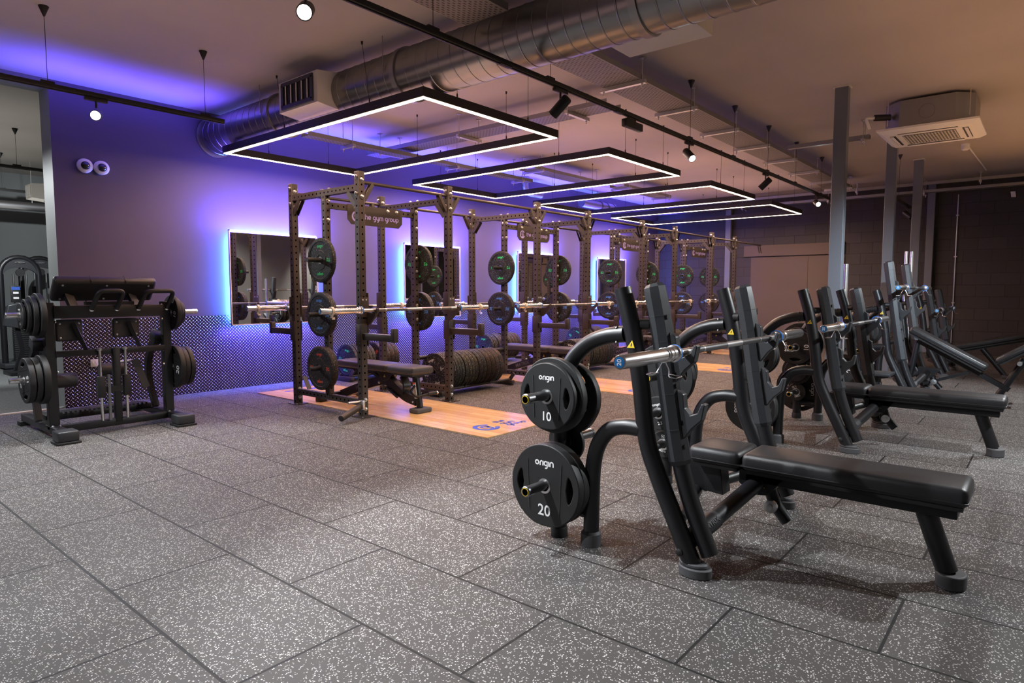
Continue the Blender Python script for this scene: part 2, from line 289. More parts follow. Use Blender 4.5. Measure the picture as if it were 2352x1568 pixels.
class MB:
    def __init__(s): s.rec = []; s.v = []; s.f = []; s.mi = []; s.cur = 0; s.mats = []
    def use(s, m):
        if m not in s.mats: s.mats.append(m)
        s.cur = s.mats.index(m); return s
    def add(s, vs, fs):
        k = len(s.v); s.v += [tuple(v) for v in vs]
        for f in fs: s.f.append(tuple(i+k for i in f)); s.mi.append(s.cur)
        return s
    def box(s, c, d, rot=None, ch=0.0):
        """box centred at c of size d; ch chamfers its edges"""
        c = Vector(c); hx, hy, hz = d[0]/2, d[1]/2, d[2]/2
        R = rot if rot is not None else Matrix.Identity(3)
        if isinstance(R, tuple): R = Euler(R).to_matrix()
        if ch <= 0:
            vs = [(x, y, z) for z in (-hz, hz) for y in (-hy, hy) for x in (-hx, hx)]
            fs = [(0, 2, 3, 1), (4, 5, 7, 6), (0, 1, 5, 4), (2, 6, 7, 3), (0, 4, 6, 2), (1, 3, 7, 5)]
        else:
            bm = bmesh.new(); bmesh.ops.create_cube(bm, size=1.0)
            for v in bm.verts: v.co = Vector((v.co.x*2*hx, v.co.y*2*hy, v.co.z*2*hz))
            bmesh.ops.bevel(bm, geom=list(bm.edges), offset=ch, segments=3 if ch > 0.01 else 2, profile=0.5, affect='EDGES')
            bm.verts.index_update(); vs = [tuple(v.co) for v in bm.verts]; fs = [tuple(v.index for v in f.verts) for f in bm.faces]; bm.free()
        return s.add([c+R@Vector(v) for v in vs], fs)
    def tube(s, pts, r, n=14, caps=True, r2=None):
        """round tube along pts; r may be a list"""
        pts = [Vector(p) for p in pts]; m = len(pts); rr = r if isinstance(r, list) else [r]*m
        ring = []; up = None
        for i, p in enumerate(pts):
            t = (pts[min(i+1, m-1)]-pts[max(i-1, 0)]).normalized()
            if up is None:
                up = Vector((0, 0, 1)) if abs(t.z) < 0.9 else Vector((0, 1, 0))
            up = (up-t*up.dot(t)).normalized(); b = t.cross(up)
            k = len(s.v)+len(ring)*0
            ring.append([p+(up*math.cos(a)+b*math.sin(a))*rr[i] for a in [2*PI*j/n for j in range(n)]])
        vs = [v for R in ring for v in R]; fs = []
        for i in range(m-1):
            for j in range(n):
                a = i*n+j; b2 = i*n+(j+1) % n; fs.append((a, a+n, b2+n, b2))
        if caps: fs.append(tuple(range(n))); fs.append(tuple(range((m-1)*n, m*n))[::-1])
        return s.add(vs, fs)
    def bar(s, a, b, w, h, up=(0, 0, 1)):
        """rectangular bar from a to b, w wide and h tall"""
        a, b = Vector(a), Vector(b); t = (b-a).normalized(); u = Vector(up)
        if abs(t.dot(u)) > 0.98: u = Vector((0, 1, 0))
        sd = t.cross(u).normalized(); u = sd.cross(t).normalized()
        vs = []
        for p in (a, b): vs += [p-sd*w/2-u*h/2, p+sd*w/2-u*h/2, p+sd*w/2+u*h/2, p-sd*w/2+u*h/2]
        return s.add(vs, [(0, 1, 2, 3)[::-1], (4, 5, 6, 7), (0, 4, 5, 1)[::-1], (1, 5, 6, 2)[::-1], (2, 6, 7, 3)[::-1], (3, 7, 4, 0)[::-1]])
    def rtube(s, pts, w, h, side=(1, 0, 0)):
        """rectangular tube along a bent path; side = width direction"""
        pts = [Vector(p) for p in pts]; m = len(pts); sd = Vector(side).normalized(); vs = []
        for i, p in enumerate(pts):
            t = (pts[min(i+1, m-1)]-pts[max(i-1, 0)]).normalized(); u = sd.cross(t).normalized()
            vs += [p-sd*w/2-u*h/2, p+sd*w/2-u*h/2, p+sd*w/2+u*h/2, p-sd*w/2+u*h/2]
        fs = [(3, 2, 1, 0), (4*m-4, 4*m-3, 4*m-2, 4*m-1)]
        for i in range(m-1):
            for j in range(4): a = 4*i+j; b = 4*i+(j+1) % 4; fs.append((a, b, b+4, a+4))
        return s.add(vs, fs)
    def lathe(s, prof, o=(0, 0, 0), ax=(0, 0, 1), n=24, closed=False):
        """revolve [(radius, height)] about ax through o"""
        o = Vector(o); ax = Vector(ax).normalized(); u = ax.orthogonal().normalized(); v = ax.cross(u)
        vs = []; m = len(prof)
        for r, h in prof:
            for j in range(n): a = 2*PI*j/n; vs.append(o+ax*h+(u*math.cos(a)+v*math.sin(a))*r)
        fs = []
        for i in range(m-1 if not closed else m):
            k = (i+1) % m
            for j in range(n): fs.append((i*n+j, i*n+(j+1) % n, k*n+(j+1) % n, k*n+j))
        if not closed:
            if prof[0][0] > 1e-5: fs.append(tuple(range(n))[::-1])
            if prof[-1][0] > 1e-5: fs.append(tuple(range((m-1)*n, m*n)))
        return s.add(vs, fs)
    def cyl(s, a, b, r, n=16): return s.tube([a, b], r, n)
    def prism(s, poly, o, u, v, d):
        """extrude 2-D polygon (in axes u, v from o) by vector d"""
        o, u, v, d = Vector(o), Vector(u), Vector(v), Vector(d); m = len(poly)
        A = [o+u*x+v*y for x, y in poly]; B = [p+d for p in A]
        return s.add(A+B, [tuple(range(m))[::-1], tuple(range(m, 2*m))]+[(i, (i+1) % m, m+(i+1) % m, m+i) for i in range(m)])
    def build(s, name, mat=None, parent=None, ang=35, loc=None, bevel=0):
        if s.rec:                                   # every bolt is an object of its own, sharing one mesh per material
            for p, ax, r in s.rec:
                if mat not in BOLTM:
                    q = MB().lathe([(1.35, 0), (1.35, 0.24), (1, 0.3), (1, 0.92), (0.5, 1.22), (0, 1.22)], n=10).build('bolt', mat); BOLTM[mat] = q.data; bpy.data.objects.remove(q)
                o = bpy.data.objects.new('screw' if 'screw' in name else 'bolt', BOLTM[mat]); col.objects.link(o)
                o.parent = parent; o.location = p; o.scale = (r, r, r); o.rotation_mode = 'XYZ'; o.rotation_euler = ax.to_track_quat('Z', 'Y').to_euler()
            return o
        me = bpy.data.meshes.new(name); me.from_pydata(s.v, [], s.f)
        ms = s.mats if s.mats else [mat]
        for m in ms: me.materials.append(MATS[m])
        if s.mats:
            me.polygons.foreach_set('material_index', s.mi)
        bm = bmesh.new(); bm.from_mesh(me); bmesh.ops.recalc_face_normals(bm, faces=list(bm.faces)); bm.to_mesh(me); bm.free()
        me.polygons.foreach_set('use_smooth', [True]*len(me.polygons)); me.set_sharp_from_angle(angle=math.radians(ang))
        o = bpy.data.objects.new(name, me); col.objects.link(o)
        if parent: o.parent = parent
        if loc: o.location = loc
        if bevel:
            b = o.modifiers.new('b', 'BEVEL'); b.width = bevel; b.segments = 2; b.limit_method = 'ANGLE'
        return o
import bmesh
def tag(o, label=None, cat=None, group=None, kind=None):
    if label: o['label'] = label
    if cat: o['category'] = cat
    if group: o['group'] = group
    if kind: o['kind'] = kind
    return o
def thing(name, loc, label, cat, group=None, rz=0.0):
    o = bpy.data.objects.new(name, None); col.objects.link(o); o.location = loc; o.rotation_euler = (0, 0, rz)
    o.empty_display_size = 0.1
    return tag(o, label, cat, group)
def copy_tree(o, parent=None, skip=()):
    c = o.copy(); col.objects.link(c); c.parent = parent
    for ch in list(KIDS.get(o.name, o.children)):
        if ch.name.split('.')[0] in skip: continue
        copy_tree(ch, c, skip)
    return c
KIDS = {}
def struct(mb, name, mat, **k): return tag(mb.build(name, mat, **k), kind='structure')
def plane(name, mat, c, d): return struct(MB().box(c, d), name, mat)

# ---- lettering: rounded stroke letters and the built-in font
def arc(cx, cy, r, a0, a1, n=14, ry=None):
    return [(cx+r*math.cos(math.radians(a0+(a1-a0)*i/n)), cy+(ry or r)*math.sin(math.radians(a0+(a1-a0)*i/n))) for i in range(n+1)]
GL = {'o': (1.02, [arc(.42, .42, .36, 0, 360, 20)]),
      'r': (0.62, [[(.1, -.06), (.1, .42)]+arc(.46, .42, .36, 180, 80, 8)]),
      'i': (0.30, [[(.1, -.06), (.1, .84)]]),
      'g': (1.02, [arc(.42, .42, .36, 0, 360, 20), [(.78, .84), (.78, -.12)]+arc(.44, -.12, .34, 0, -120, 8)]),
      'n': (0.98, [[(.08, -.06), (.08, .48)]+arc(.42, .46, .34, 180, 0, 10)+[(.76, -.06)]]),
      't': (0.66, [[(.22, 1.15), (.22, .2)]+arc(.42, .16, .2, 180, 290, 6), [(.0, .78), (.52, .78)]]),
      'h': (0.98, [[(.08, -.06), (.08, 1.2)], [(.08, .46)]+arc(.42, .46, .34, 180, 0, 10)+[(.76, -.06)]]),
      'e': (1.0, [arc(.42, .42, .36, -40, -180, 8)+arc(.42, .42, .36, 180, 0, 12)+[(.08, .42)]]),
      'y': (0.98, [[(.08, .84), (.08, .36)]+arc(.42, .36, .34, 180, 360, 8), [(.76, .84), (.76, -.12)]+arc(.44, -.12, .32, 0, -120, 8)]),
      'm': (1.36, [[(.08, -.06), (.08, .52)]+arc(.34, .52, .26, 180, 0, 8)+[(.60, -.06)], [(.60, .52)]+arc(.86, .52, .26, 180, 0, 8)+[(1.12, -.06)]]),
      'u': (0.98, [[(.08, .84), (.08, .36)]+arc(.42, .36, .34, 180, 360, 10)+[(.76, .84)]]),
      'p': (1.02, [arc(.42, .42, .36, 0, 360, 20), [(.06, .84), (.06, -.42)]]), ' ': (0.5, [])}
def strokes(mb, txt, o, u, v, h, wt=0.20, center=True, y0=0.0):
    """write txt with x-height h at o along u (right) and v (up)"""
    o, u, v = Vector(o), Vector(u).normalized(), Vector(v).normalized()
    W = sum(GL[c][0] for c in txt)*1.0-0.18
    x = -W/2 if center else 0
    for c in txt:
        adv, paths = GL[c]
        for P in paths:
            m = len(P); L = []; R = []
            for i, p in enumerate(P):
                a = P[max(i-1, 0)]; b = P[min(i+1, m-1)]
                if i == 0 and P[0] == P[-1] or (abs(P[0][0]-P[-1][0]) < 1e-6 and abs(P[0][1]-P[-1][1]) < 1e-6 and i in (0, m-1)): a, b = P[-2], P[1]
                dx, dy = b[0]-a[0], b[1]-a[1]; l = math.hypot(dx, dy) or 1; nx, ny = -dy/l*wt/2, dx/l*wt/2
                L.append(o+(u*(x+p[0]+nx)+v*(p[1]+ny-.42+y0))*h); R.append(o+(u*(x+p[0]-nx)+v*(p[1]-ny-.42+y0))*h)
            mb.add(L+R, [(i, i+1, m+i+1, m+i) for i in range(m-1)])
        x += adv
    return mb
_font = {}
def glyphs(txt):
    if txt not in _font:
        c = bpy.data.curves.new('t', 'FONT'); c.body = txt; c.align_x = 'CENTER'; c.align_y = 'CENTER'; c.size = 1; c.resolution_u = 3; c.offset = 0.012
        o = bpy.data.objects.new('t', c); col.objects.link(o); bpy.context.view_layer.update()
        me = bpy.data.meshes.new_from_object(o.evaluated_get(bpy.context.evaluated_depsgraph_get()))
        _font[txt] = ([tuple(q.co[:2]) for q in me.vertices], [tuple(p.vertices) for p in me.polygons])
        bpy.data.objects.remove(o); bpy.data.curves.remove(c); bpy.data.meshes.remove(me)
    return _font[txt]
def font(mb, txt, o, u, v, h):
    """h = em size"""
    vs, fs = glyphs(txt); o, u, v = Vector(o), Vector(u).normalized(), Vector(v).normalized()
    return mb.add([o+(u*x+v*y)*h for x, y in vs], fs)
def emblem(mb, o, u, v, r):
    """ring with a small g inside"""
    o, u, v = Vector(o), Vector(u).normalized(), Vector(v).normalized()
    def st(P, wt):
        m = len(P); L = []; R = []
        for i, p in enumerate(P):
            a = P[max(i-1, 0)]; b = P[min(i+1, m-1)]; dx, dy = b[0]-a[0], b[1]-a[1]; l = math.hypot(dx, dy) or 1
            L.append(o+(u*(p[0]-dy/l*wt/2)+v*(p[1]+dx/l*wt/2))*r); R.append(o+(u*(p[0]+dy/l*wt/2)+v*(p[1]-dx/l*wt/2))*r)
        mb.add(L+R, [(i, i+1, m+i+1, m+i) for i in range(m-1)])
    st(arc(0, 0, .82, 35, 335, 40), .34)
    st(arc(0, .12, .28, 0, 360, 20), .2); st([(.30, .42), (.30, -.25)]+arc(0, -.25, .30, 0, -130, 10), .2)
    return mb

# ------------------------------------------------------------------ setting
XL, YN, YF = -6.6, -8.2, 10.2
plane('floor', 'rubber_floor', ((XL+XB)/2, (YN+2.9)/2, -0.05), (XB-XL, 2.9-YN, 0.1))
plane('floor', 'far_floor', (-3.0, 6.55, -0.05), (9.0, 7.3, 0.1))
plane('ceiling', 'ceiling_paint', ((XL+XB)/2, (YN+YF)/2, CEIL+0.05), (XB-XL, YF-YN, 0.1))
wl = MB().use('wall_paint')
wl.add([(-1.69, YW, 0), (XB, YW, 0), (XB, YW, CEIL), (-1.69, YW, CEIL)], [(0, 1, 2, 3)])
wl.use('return_paint').add([(-1.69, YW, 0), (-1.69, YW, CEIL), (-1.69, 3.12, CEIL), (-1.69, 3.12, 0)], [(0, 1, 2, 3)])
wl.use('wall_paint').add([(-1.69, 3.12, 0), (XB, 3.12, 0), (XB, 3.12, CEIL), (-1.69, 3.12, CEIL)], [(0, 1, 2, 3)])
tag(wl.build('wall_left'), kind='structure')
plane('trim_1', 'far_wall_paint', ((XL-1.69)/2, 2.96, CEIL-0.035), (-1.69-XL, 0.32, 0.07))      # header over the opening
plane('trim_2', 'white_paint', ((XL-1.69)/2, 2.86, 0.004), (-1.69-XL, 0.035, 0.012))            # pale threshold strip
plane('trim_3', 'checker_plate', ((XB-1.69)/2, YW-0.004, 0.465), (XB+1.69, 0.008, 0.93))         # tread-plate wainscot
plane('wall_back', 'block_paint', (XB+0.1, (YN+YW)/2, CEIL/2), (0.2, YW-YN, CEIL))
plane('wall_near', 'return_paint', ((XL+XB)/2, YN-0.1, CEIL/2), (XB-XL, 0.2, CEIL))
plane('wall_side', 'far_wall_paint', (XL-0.1, (YN+YF)/2, CEIL/2), (0.2, YF-YN, CEIL))
plane('wall_far', 'far_wall_paint', (-2.4, 9.6, CEIL/2), (8.4, 0.2, CEIL))
plane('wall_far_side', 'far_wall_paint', (1.6, 6.3, CEIL/2), (0.2, 6.5, CEIL))
plane('trim_4', 'block_paint', (XB-0.03, -1.5, CEIL-0.07), (0.06, 8.6, 0.14))                    # dark band at the head of the block wall
# boarded-up double door in the block wall
dr = MB().box((XB-0.01, -0.62, 1.0), (0.02, 2.0, 2.02))
d1 = struct(dr, 'door_1', 'door_board')
tag(MB().box((XB-0.025, -0.27, 1.0), (0.012, 1.23, 2.0)).build('door_leaf', 'door_board', d1))
tag(MB().box((XB-0.025, -1.26, 1.0), (0.012, 0.73, 2.0)).build('door_leaf', 'door_board', d1))
tag(MB().box((XB-0.03, -0.54, 2.16), (0.05, 2.16, 0.25)).build('lintel_board', 'door_board', d1))
mk = MB(); mkp = [(0, 0), (.12, .02), (.16, .14), (.04, .16), (.0, .02)]
P_ = [V(XB-0.003, -2.0-x, 1.76+y) for x, y in mkp]
for a, b in zip(P_, P_[1:]+P_[:1]): mk.bar(a, b, 0.002, 0.008, up=(1, 0, 0))
tag(mk.build('chalk_mark', 'ink_grey'), 'faint pale scrawl marked on the dark block wall beside the boarded door', 'wall mark')
# steel columns
for k, (x, y, lab) in enumerate([(3.74, -3.29, 'grey square steel column nearest the camera, standing between the benches'),
                                 (6.55, -3.29, 'grey steel column with its head hidden by the ceiling air conditioner'),
                                 (8.62, -3.32, 'third grey steel column in line, between the air conditioner and the block wall'),
                                 (11.42, -3.17, 'grey steel column standing against the dark block wall behind the last bench'),
                                 (11.40, 0.90, 'slim grey steel column on the block wall behind the end of the racks')]):
    c = thing('steel_column', (x, y, 0), lab, 'column')
    MB().box((0, 0, CEIL/2), (0.10, 0.13, CEIL-0.004)).build('column_shaft', 'column_paint', c, bevel=0.006)
    MB().box((0, 0, CEIL-0.006), (0.13, 0.16, 0.012)).build('cap_plate', 'offwhite', c)

# ------------------------------------------------------------------ ceiling services
CN = 'ceiling'
# main spiral duct
dz, dr_ = 3.075, 0.215
t = thing('spiral_duct', (0.0, 2.79, dz), 'large galvanised spiral duct running from the mirrored wall over the camera side', 'duct')
n = 22; L = 8.3; m = MB(); pr = []
y = 0.0
while y < L:
    pr += [(dr_, y), (dr_, y+0.118), (dr_+0.003, y+0.123), (dr_+0.003, y+0.128), (dr_, y+0.132)]; y += 0.1325
m.lathe(pr, (0, 0, 0), (0, -1, 0.0), 56); m.build('duct_body', 'spiral_duct', t, ang=11)
for yy in (-3.55, -1.55, -5.8):
    MB().lathe([(dr_+0.004, yy-0.03), (dr_+0.014, yy-0.028), (dr_+0.014, yy+0.028), (dr_+0.004, yy+0.03)], (0, 0, 0), (0, 1, 0), 40).build('joint_band', 'galv', t, ang=50)
MB().lathe([(dr_, 0), (dr_+0.02, 0.0), (dr_+0.02, -0.015), (dr_, -0.015)], (0, 0, 0), (0, 1, 0), 40).build('end_collar', 'galv', t)
for yy in (-1.45, -3.45, -5.5):
    for sx in (-1, 1): MB().cyl((sx*0.225, yy, 0), (sx*0.225, yy, CEIL-dz), 0.004, 6).build('hanger_rod', 'galv', t)
# grille box on the side of the duct
X0 = -0.36
t = thing('duct_grille_box', (0, 0.42, dz), 'sheet metal box with louvred grille on the side of the large duct', 'air vent')
MB().prism([(0, -0.14), (0.0, 0.14), (0.25, 0.17), (0.25, -0.17)], (X0, -0.32, 0), (1, 0, 0), (0, 0, 1), (0, 0.64, 0)).build('box', 'offwhite', t)
fr = MB()
for zz in (-0.105, 0.105): fr.box((X0-0.008, 0, zz), (0.018, 0.52, 0.035))
for yy in (-0.245, 0.245): fr.box((X0-0.008, yy, 0), (0.018, 0.035, 0.2))
fr.build('grille_frame', 'plastic_grey', t)
MB().box((X0-0.002, 0, 0), (0.004, 0.46, 0.18)).build('opening', 'rubber_black', t)
for k in range(5): MB().box((X0-0.012, -0.18+k*0.09, 0), (0.012, 0.012, 0.17), rot=(0, 0, 0.5)).build('louvre', 'steel', t)
t = thing('duct_branch_box', (0.22, -2.96, 3.03), 'plain boxed spigot on the far side of the large duct above the perforated tray', 'duct box')
MB().box((0.03, 0, 0), (0.34, 0.62, 0.24)).build('box', 'offwhite', t)
MB().box((0.03, 0, 0.115), (0.36, 0.64, 0.02)).build('flange', 'galv', t)
# ring lights
RL = ['nearest the camera, largest of the four', 'second from the camera', 'third from the camera', 'farthest from the camera']
for i, (a, b) in enumerate(FR):
    t = thing('ring_light', ((a+b)/2, (FY0+FY1)/2, FZ), 'rectangular glowing pendant light frame hung over the racks, '+RL[i], 'light', 'rectangular pendant light frames over the racks')
    hx, hy, p = (b-a)/2, (FY1-FY0)/2, 0.058
    h = MB(); d = MB()
    for sx, sy, cx, cy in ((2*hx, p, 0, -hy+p/2), (2*hx, p, 0, hy-p/2), (p, 2*hy-2*p, -hx+p/2, 0), (p, 2*hy-2*p, hx-p/2, 0)):
        h.box((cx, cy, 0.042), (sx, sy, 0.076))
        d.box((cx, cy, 0.0015), (sx-0.018 if sx > sy else sx-0.018, (sy-0.018) if sx > sy else sy+0.09, 0.006))
    h.build('housing', 'profile_black', t); d.build('diffuser', 'led_warm', t)
    for wx, wy in ((-hx+p/2, 0.42), (-hx+p/2, -0.95), (hx-p/2, 0.42), (hx-p/2, -1.0), (-hx*0.55, -hy+p/2), (hx*0.5, -hy+p/2), (-hx*0.4, hy-p/2), (hx*0.5, hy-p/2)):
        ex = wx-0.07 if (i == 0 and wx < -hx*0.9) else wx
        w_ = MB().cyl((wx, wy, 0.08), (ex, wy, CEIL-FZ), 0.0022, 6); w_.lathe([(0.006, 0.08), (0.007, 0.11), (0.003, 0.125)], (wx, wy, 0), n=8); w_.lathe([(0.003, CEIL-FZ-0.03), (0.009, CEIL-FZ-0.02), (0.010, CEIL-FZ)], (ex, wy, 0), n=8)
        w_.build('suspension_wire', 'track_black', t)
# black lighting tracks
def track(x0, x1, y, z, cones, label, extra=()):
    t = thing('light_track', ((x0+x1)/2, y, z), label, 'light track')
    cx = (x0+x1)/2
    MB().box((0, 0, 0), (x1-x0, 0.036, 0.034), ch=0.003).box((0, 0, -0.021), (x1-x0, 0.012, 0.008)).build('rail', 'track_black', t)
    for c in cones:
        w_ = MB().cyl((c-cx, 0, 0.017), (c-cx, 0, CEIL-z-0.06), 0.0022, 6); w_.build('suspension_wire', 'track_black', t)
        MB().lathe([(0.006, CEIL-z-0.075), (0.012, CEIL-z-0.06), (0.034, CEIL-z-0.006), (0.034, CEIL-z)], (c-cx, 0, 0), n=20).build('ceiling_cone', 'track_black', t)
        MB().box((c-cx, 0, 0.025), (0.09, 0.02, 0.018)).build('rail_clip', 'track_black', t)
    for e in extra: MB().box((e-cx, 0, -0.017), (0.12, 0.038, 0.012)).build('rail_joint', 'track_black', t)
    return t
TY, TZ = -2.16, 2.765
track(-4.4, 9.0, TY, TZ, [-3.4, -2.2, -1.06, 0.12, 2.52, 3.70, 4.87, 6.06, 7.4, 8.6], 'long black lighting track running beside the ring lights toward the block wall', (-0.4, 1.1, 4.1))
track(-4.6, -0.86, 0.845, 2.78, [-3.4, -2.22, -1.03], 'short black lighting track in front of the tall opening at left')
track(-5.0, -0.4, 5.5, 2.86, [-2.2, -1.36], 'black lighting track in the room beyond the opening')
track(-5.0, 0.2, 7.5, 2.80, [-1.1], 'second black lighting track deeper in the room beyond the opening')
track(7.9, 9.9, -3.15, 2.66, [8.0, 9.8], 'short black lighting track behind the nearest steel column')
def track_spot(x, y, z, aim, label, lit=False, power=None):
    """z = underside of the rail"""
    t = thing('track_spotlight', (x, y, z), label, 'spotlight', 'black track spotlights')
    d = (Vector(aim)-Vector((x, y, z-0.1))).normalized()
    MB().box((0, 0, -0.012), (0.16, 0.034, 0.024), ch=0.003).build('track_adapter', 'track_black', t)
    MB().cyl((0, 0, -0.02), (0, 0, -0.075), 0.008, 10).build('stem', 'track_black', t)
    c = V(0, 0, -0.125)
    MB().lathe([(0.030, -0.085), (0.036, -0.08), (0.040, -0.07), (0.040, 0.085), (0.034, 0.085), (0.032, 0.06)], c, d, 24).build('lamp_head', 'track_black', t)
    MB().lathe([(0.0, 0.068), (0.033, 0.068)], c, d, 24).build('lens', 'lamp_white' if lit else 'glass_dark', t)
    return t
UZ = TZ-0.025
track_spot(-1.925, TY, UZ, (-3.6, -4.3, 1.2), 'brightly lit black track spotlight near the top of the view', True)
track_spot(-1.90, 0.845, 2.755, (-3.6, -3.0, 1.2), 'lit black track spotlight in front of the tall opening, above the leg press frame', True)
track_spot(0.246, TY, UZ, (0.0, -0.2, 1.0), 'unlit-looking black track spotlight turned away beside the nearest ring light')
track_spot(2.50, TY, UZ, (0.9, -4.6, 0.4), 'lit black track spotlight hanging at the middle of the long track', True)
track_spot(4.80, TY, UZ, (4.4, 0.0, 0.6), 'black track spotlight turned away, right of the middle of the long track')
track_spot(7.19, TY, UZ, (3.6, -4.4, 0.9), 'lit black track spotlight far along the long track near the block wall', True)
track_spot(8.9, -3.15, 2.635, (8.4, -4.2, 1.6), 'black track spotlight on the short track behind the nearest steel column')
track_spot(-1.9, 5.3+0.2, 2.835, (-3.2, 1.5, 1.5), 'lit black track spotlight in the room beyond the opening', True)
t = thing('emergency_light', (1.317, TY, TZ-0.025), 'slim black emergency light box under the long lighting track', 'emergency light')
MB().box((0, 0, -0.012), (0.12, 0.03, 0.024)).build('track_adapter', 'track_black', t)
MB().box((0.02, 0, -0.055), (0.30, 0.05, 0.065), ch=0.006).build('body', 'track_black', t)
MB().lathe([(0.0, 0), (0.005, 0), (0.005, 0.004)], (0.12, -0.01, -0.09), (0, 0, 1), 10).build('status_lamp', 'ink_green', t)
# perforated cable trays
def tray(name, c, L, W, label, ax='x', hang=(), strut_len=None, mat='perforated', drop=0.28):
    t = thing(name, c, label, 'cable tray')
    top = CEIL-c[2]
    R = 0 if ax == 'x' else PI/2; t.rotation_euler = (0, 0, R)
    b = MB().box((0, 0, 0), (L, W, 0.004)); b.build('tray_base', mat, t)
    for s in (-1, 1): MB().box((0, s*W/2, 0.022), (L, 0.004, 0.05)).build('tray_side', 'galv', t)
    sl = (strut_len or W+0.12)
    for h in hang:
        st = MB().box((h, 0, -0.022), (0.041, sl, 0.036)); st.build('strut_channel', 'steel', t)
        for s in (-1, 1):
            MB().cyl((h, s*(sl/2-0.035), -0.075), (h, s*(sl/2-0.035), top-0.004), 0.005, 8).box((h, s*(sl/2-0.035), top-0.006), (0.05, 0.05, 0.01)).lathe([(0.012, -0.052), (0.012, -0.040)], (h, s*(sl/2-0.035), 0), n=6).build('threaded_rod', 'bolt_zinc', t)
    return t
tray('cable_tray', (5.02, -1.89, 3.165), 9.5, 0.395, 'wide perforated cable tray running alongside the long lighting track', 'x', [h-5.02 for h in (0.55, 1.62, 2.74, 3.92, 5.02, 6.2, 7.4, 8.6, 9.6)], 0.48)
tray('cable_tray', (-2.0, -1.89, 3.165), 3.44, 0.395, 'wide perforated cable tray on the left of the large duct', 'x', [-0.9, 0.92], 0.48)
tray('cable_tray', (2.06, 0.42, 3.12), 3.9, 0.28, 'narrow perforated cable tray crossing over the ring lights to the mirrored wall', 'y', [-1.5, 0.1, 1.6], 0.42)
tray('cable_tray', (2.6, 1.66, 3.02), 4.2, 0.14, 'thin slotted cable tray above the nearest ring light, parallel to the mirrored wall', 'x', [-1.5, 0.3, 1.8], 0.26)
tray('cable_tray', (5.2, 1.35, 3.14), 1.9, 0.30, 'short perforated cable tray above the second ring light', 'x', [-0.8, 0.8], 0.42)
tray('cable_tray', (7.6, 1.15, 3.14), 1.9, 0.30, 'short perforated cable tray above the third ring light', 'x', [-0.8, 0.8], 0.42)
tray('cable_tray', (11.0, -2.2, 3.12), 9.6, 0.16, 'long cable tray along the head of the dark block wall', 'y', [-4.2, -2.6, -0.9, 0.8, 2.6], 0.3, 'galv')
tray('cable_tray', (10.6, -2.4, 3.22), 9.0, 0.06, 'slim conduit tray beside the tray at the head of the block wall', 'y', [-3.4, -1.6, 0.4], 0.14, 'galv')
tray('cable_tray', (5.37, -2.75, 3.13), 0.98, 0.07, 'short slim tray linking the wide tray to the air conditioner', 'y', [-0.42], 0.16, 'galv')
# pvc and metal duct pieces by the wall
t = thing('pipe_elbow', (5.75, 2.6, 3.2), 'large pale pipe elbow under the ceiling near the wall above the second ring light', 'pipe')
MB().tube(fillet([(0, 0, 0.155), (0, 0, -0.12), (0.5, 0, -0.12)], 0.14), 0.065, 18).build('pipe', 'galv', t)
MB().lathe([(0.072, 0.10), (0.085, 0.11), (0.085, 0.155)], (0, 0, 0), n=20).build('collar', 'galv', t)
t = thing('pipe_stub', (8.4, 2.5, 3.06), 'galvanised pipe stub with open end beyond the third ring light', 'pipe')
MB().tube([(-0.9, 0, 0), (0.35, 0, 0.0)], 0.09, 20).build('pipe', 'galv', t)
for q in (-0.2, 0.05, 0.33): MB().lathe([(0.094, q-0.02), (0.102, q-0.02), (0.102, q+0.02), (0.094, q+0.02)], (0, 0, 0), (1, 0, 0), 20).build('collar', 'dark_steel', t)
MB().cyl((-0.3, 0, 0.09), (-0.3, 0, CEIL-3.06), 0.005, 6).build('hanger_rod', 'galv', t)
# air conditioner cassette
ax, ay = 5.0, -3.94
t = thing('ceiling_air_conditioner', (ax, ay, 2.98), 'square cassette air conditioner hung below the ceiling between the steel columns', 'air conditioner')
o8 = [(-0.42, -0.26), (-0.26, -0.42), (0.26, -0.42), (0.42, -0.26), (0.42, 0.26), (0.26, 0.42), (-0.26, 0.42), (-0.42, 0.26)]
MB().prism(o8, (0, 0, 0.06), (1, 0, 0), (0, 1, 0), (0, 0, 0.29)).build('body', 'galv', t)
pn = MB(); hw = 0.475
v = [(-hw, -hw), (hw, -hw), (hw, hw), (-hw, hw)]; v2 = [(x*0.88, y*0.88) for x, y in v]
pn.add([(x, y, 0.055) for x, y in v]+[(x, y, 0.035) for x, y in v]+[(x, y, 0.0) for x, y in v2], [(0, 1, 2, 3), (0, 1, 5, 4), (1, 2, 6, 5), (2, 3, 7, 6), (3, 0, 4, 7), (4, 5, 9, 8), (5, 6, 10, 9), (6, 7, 11, 10), (7, 4, 8, 11), (8, 9, 10, 11)])
pn.build('fascia', 'white_paint', t, ang=20)
g = MB().box((0, 0, -0.002), (0.5, 0.5, 0.006)); g.build('grille_backing', 'rubber_black', t)
for k in range(17): MB().box((0, -0.24+k*0.03, -0.006), (0.50, 0.012, 0.006)).build('grille_bar', 'offwhite', t)
for k in range(9): MB().box((-0.24+k*0.06, 0, -0.0075), (0.010, 0.50, 0.003)).build('grille_bar', 'offwhite', t)
for sx, sy, wx, wy in ((0, -.34, .56, .055), (0, .34, .56, .055), (-.34, 0, .055, .56), (.34, 0, .055, .56)):
    MB().box((sx, sy, -0.001), (wx, wy, 0.006)).build('air_slot', 'rubber_black', t)
    MB().box((sx*1.02, sy*1.02, -0.008), (wx if wx > .1 else .03, wy if wy > .1 else .03, 0.008), rot=(0.25 if wx > .1 else 0, 0.25 if wy > .1 else 0, 0)).build('air_flap', 'white_paint', t)
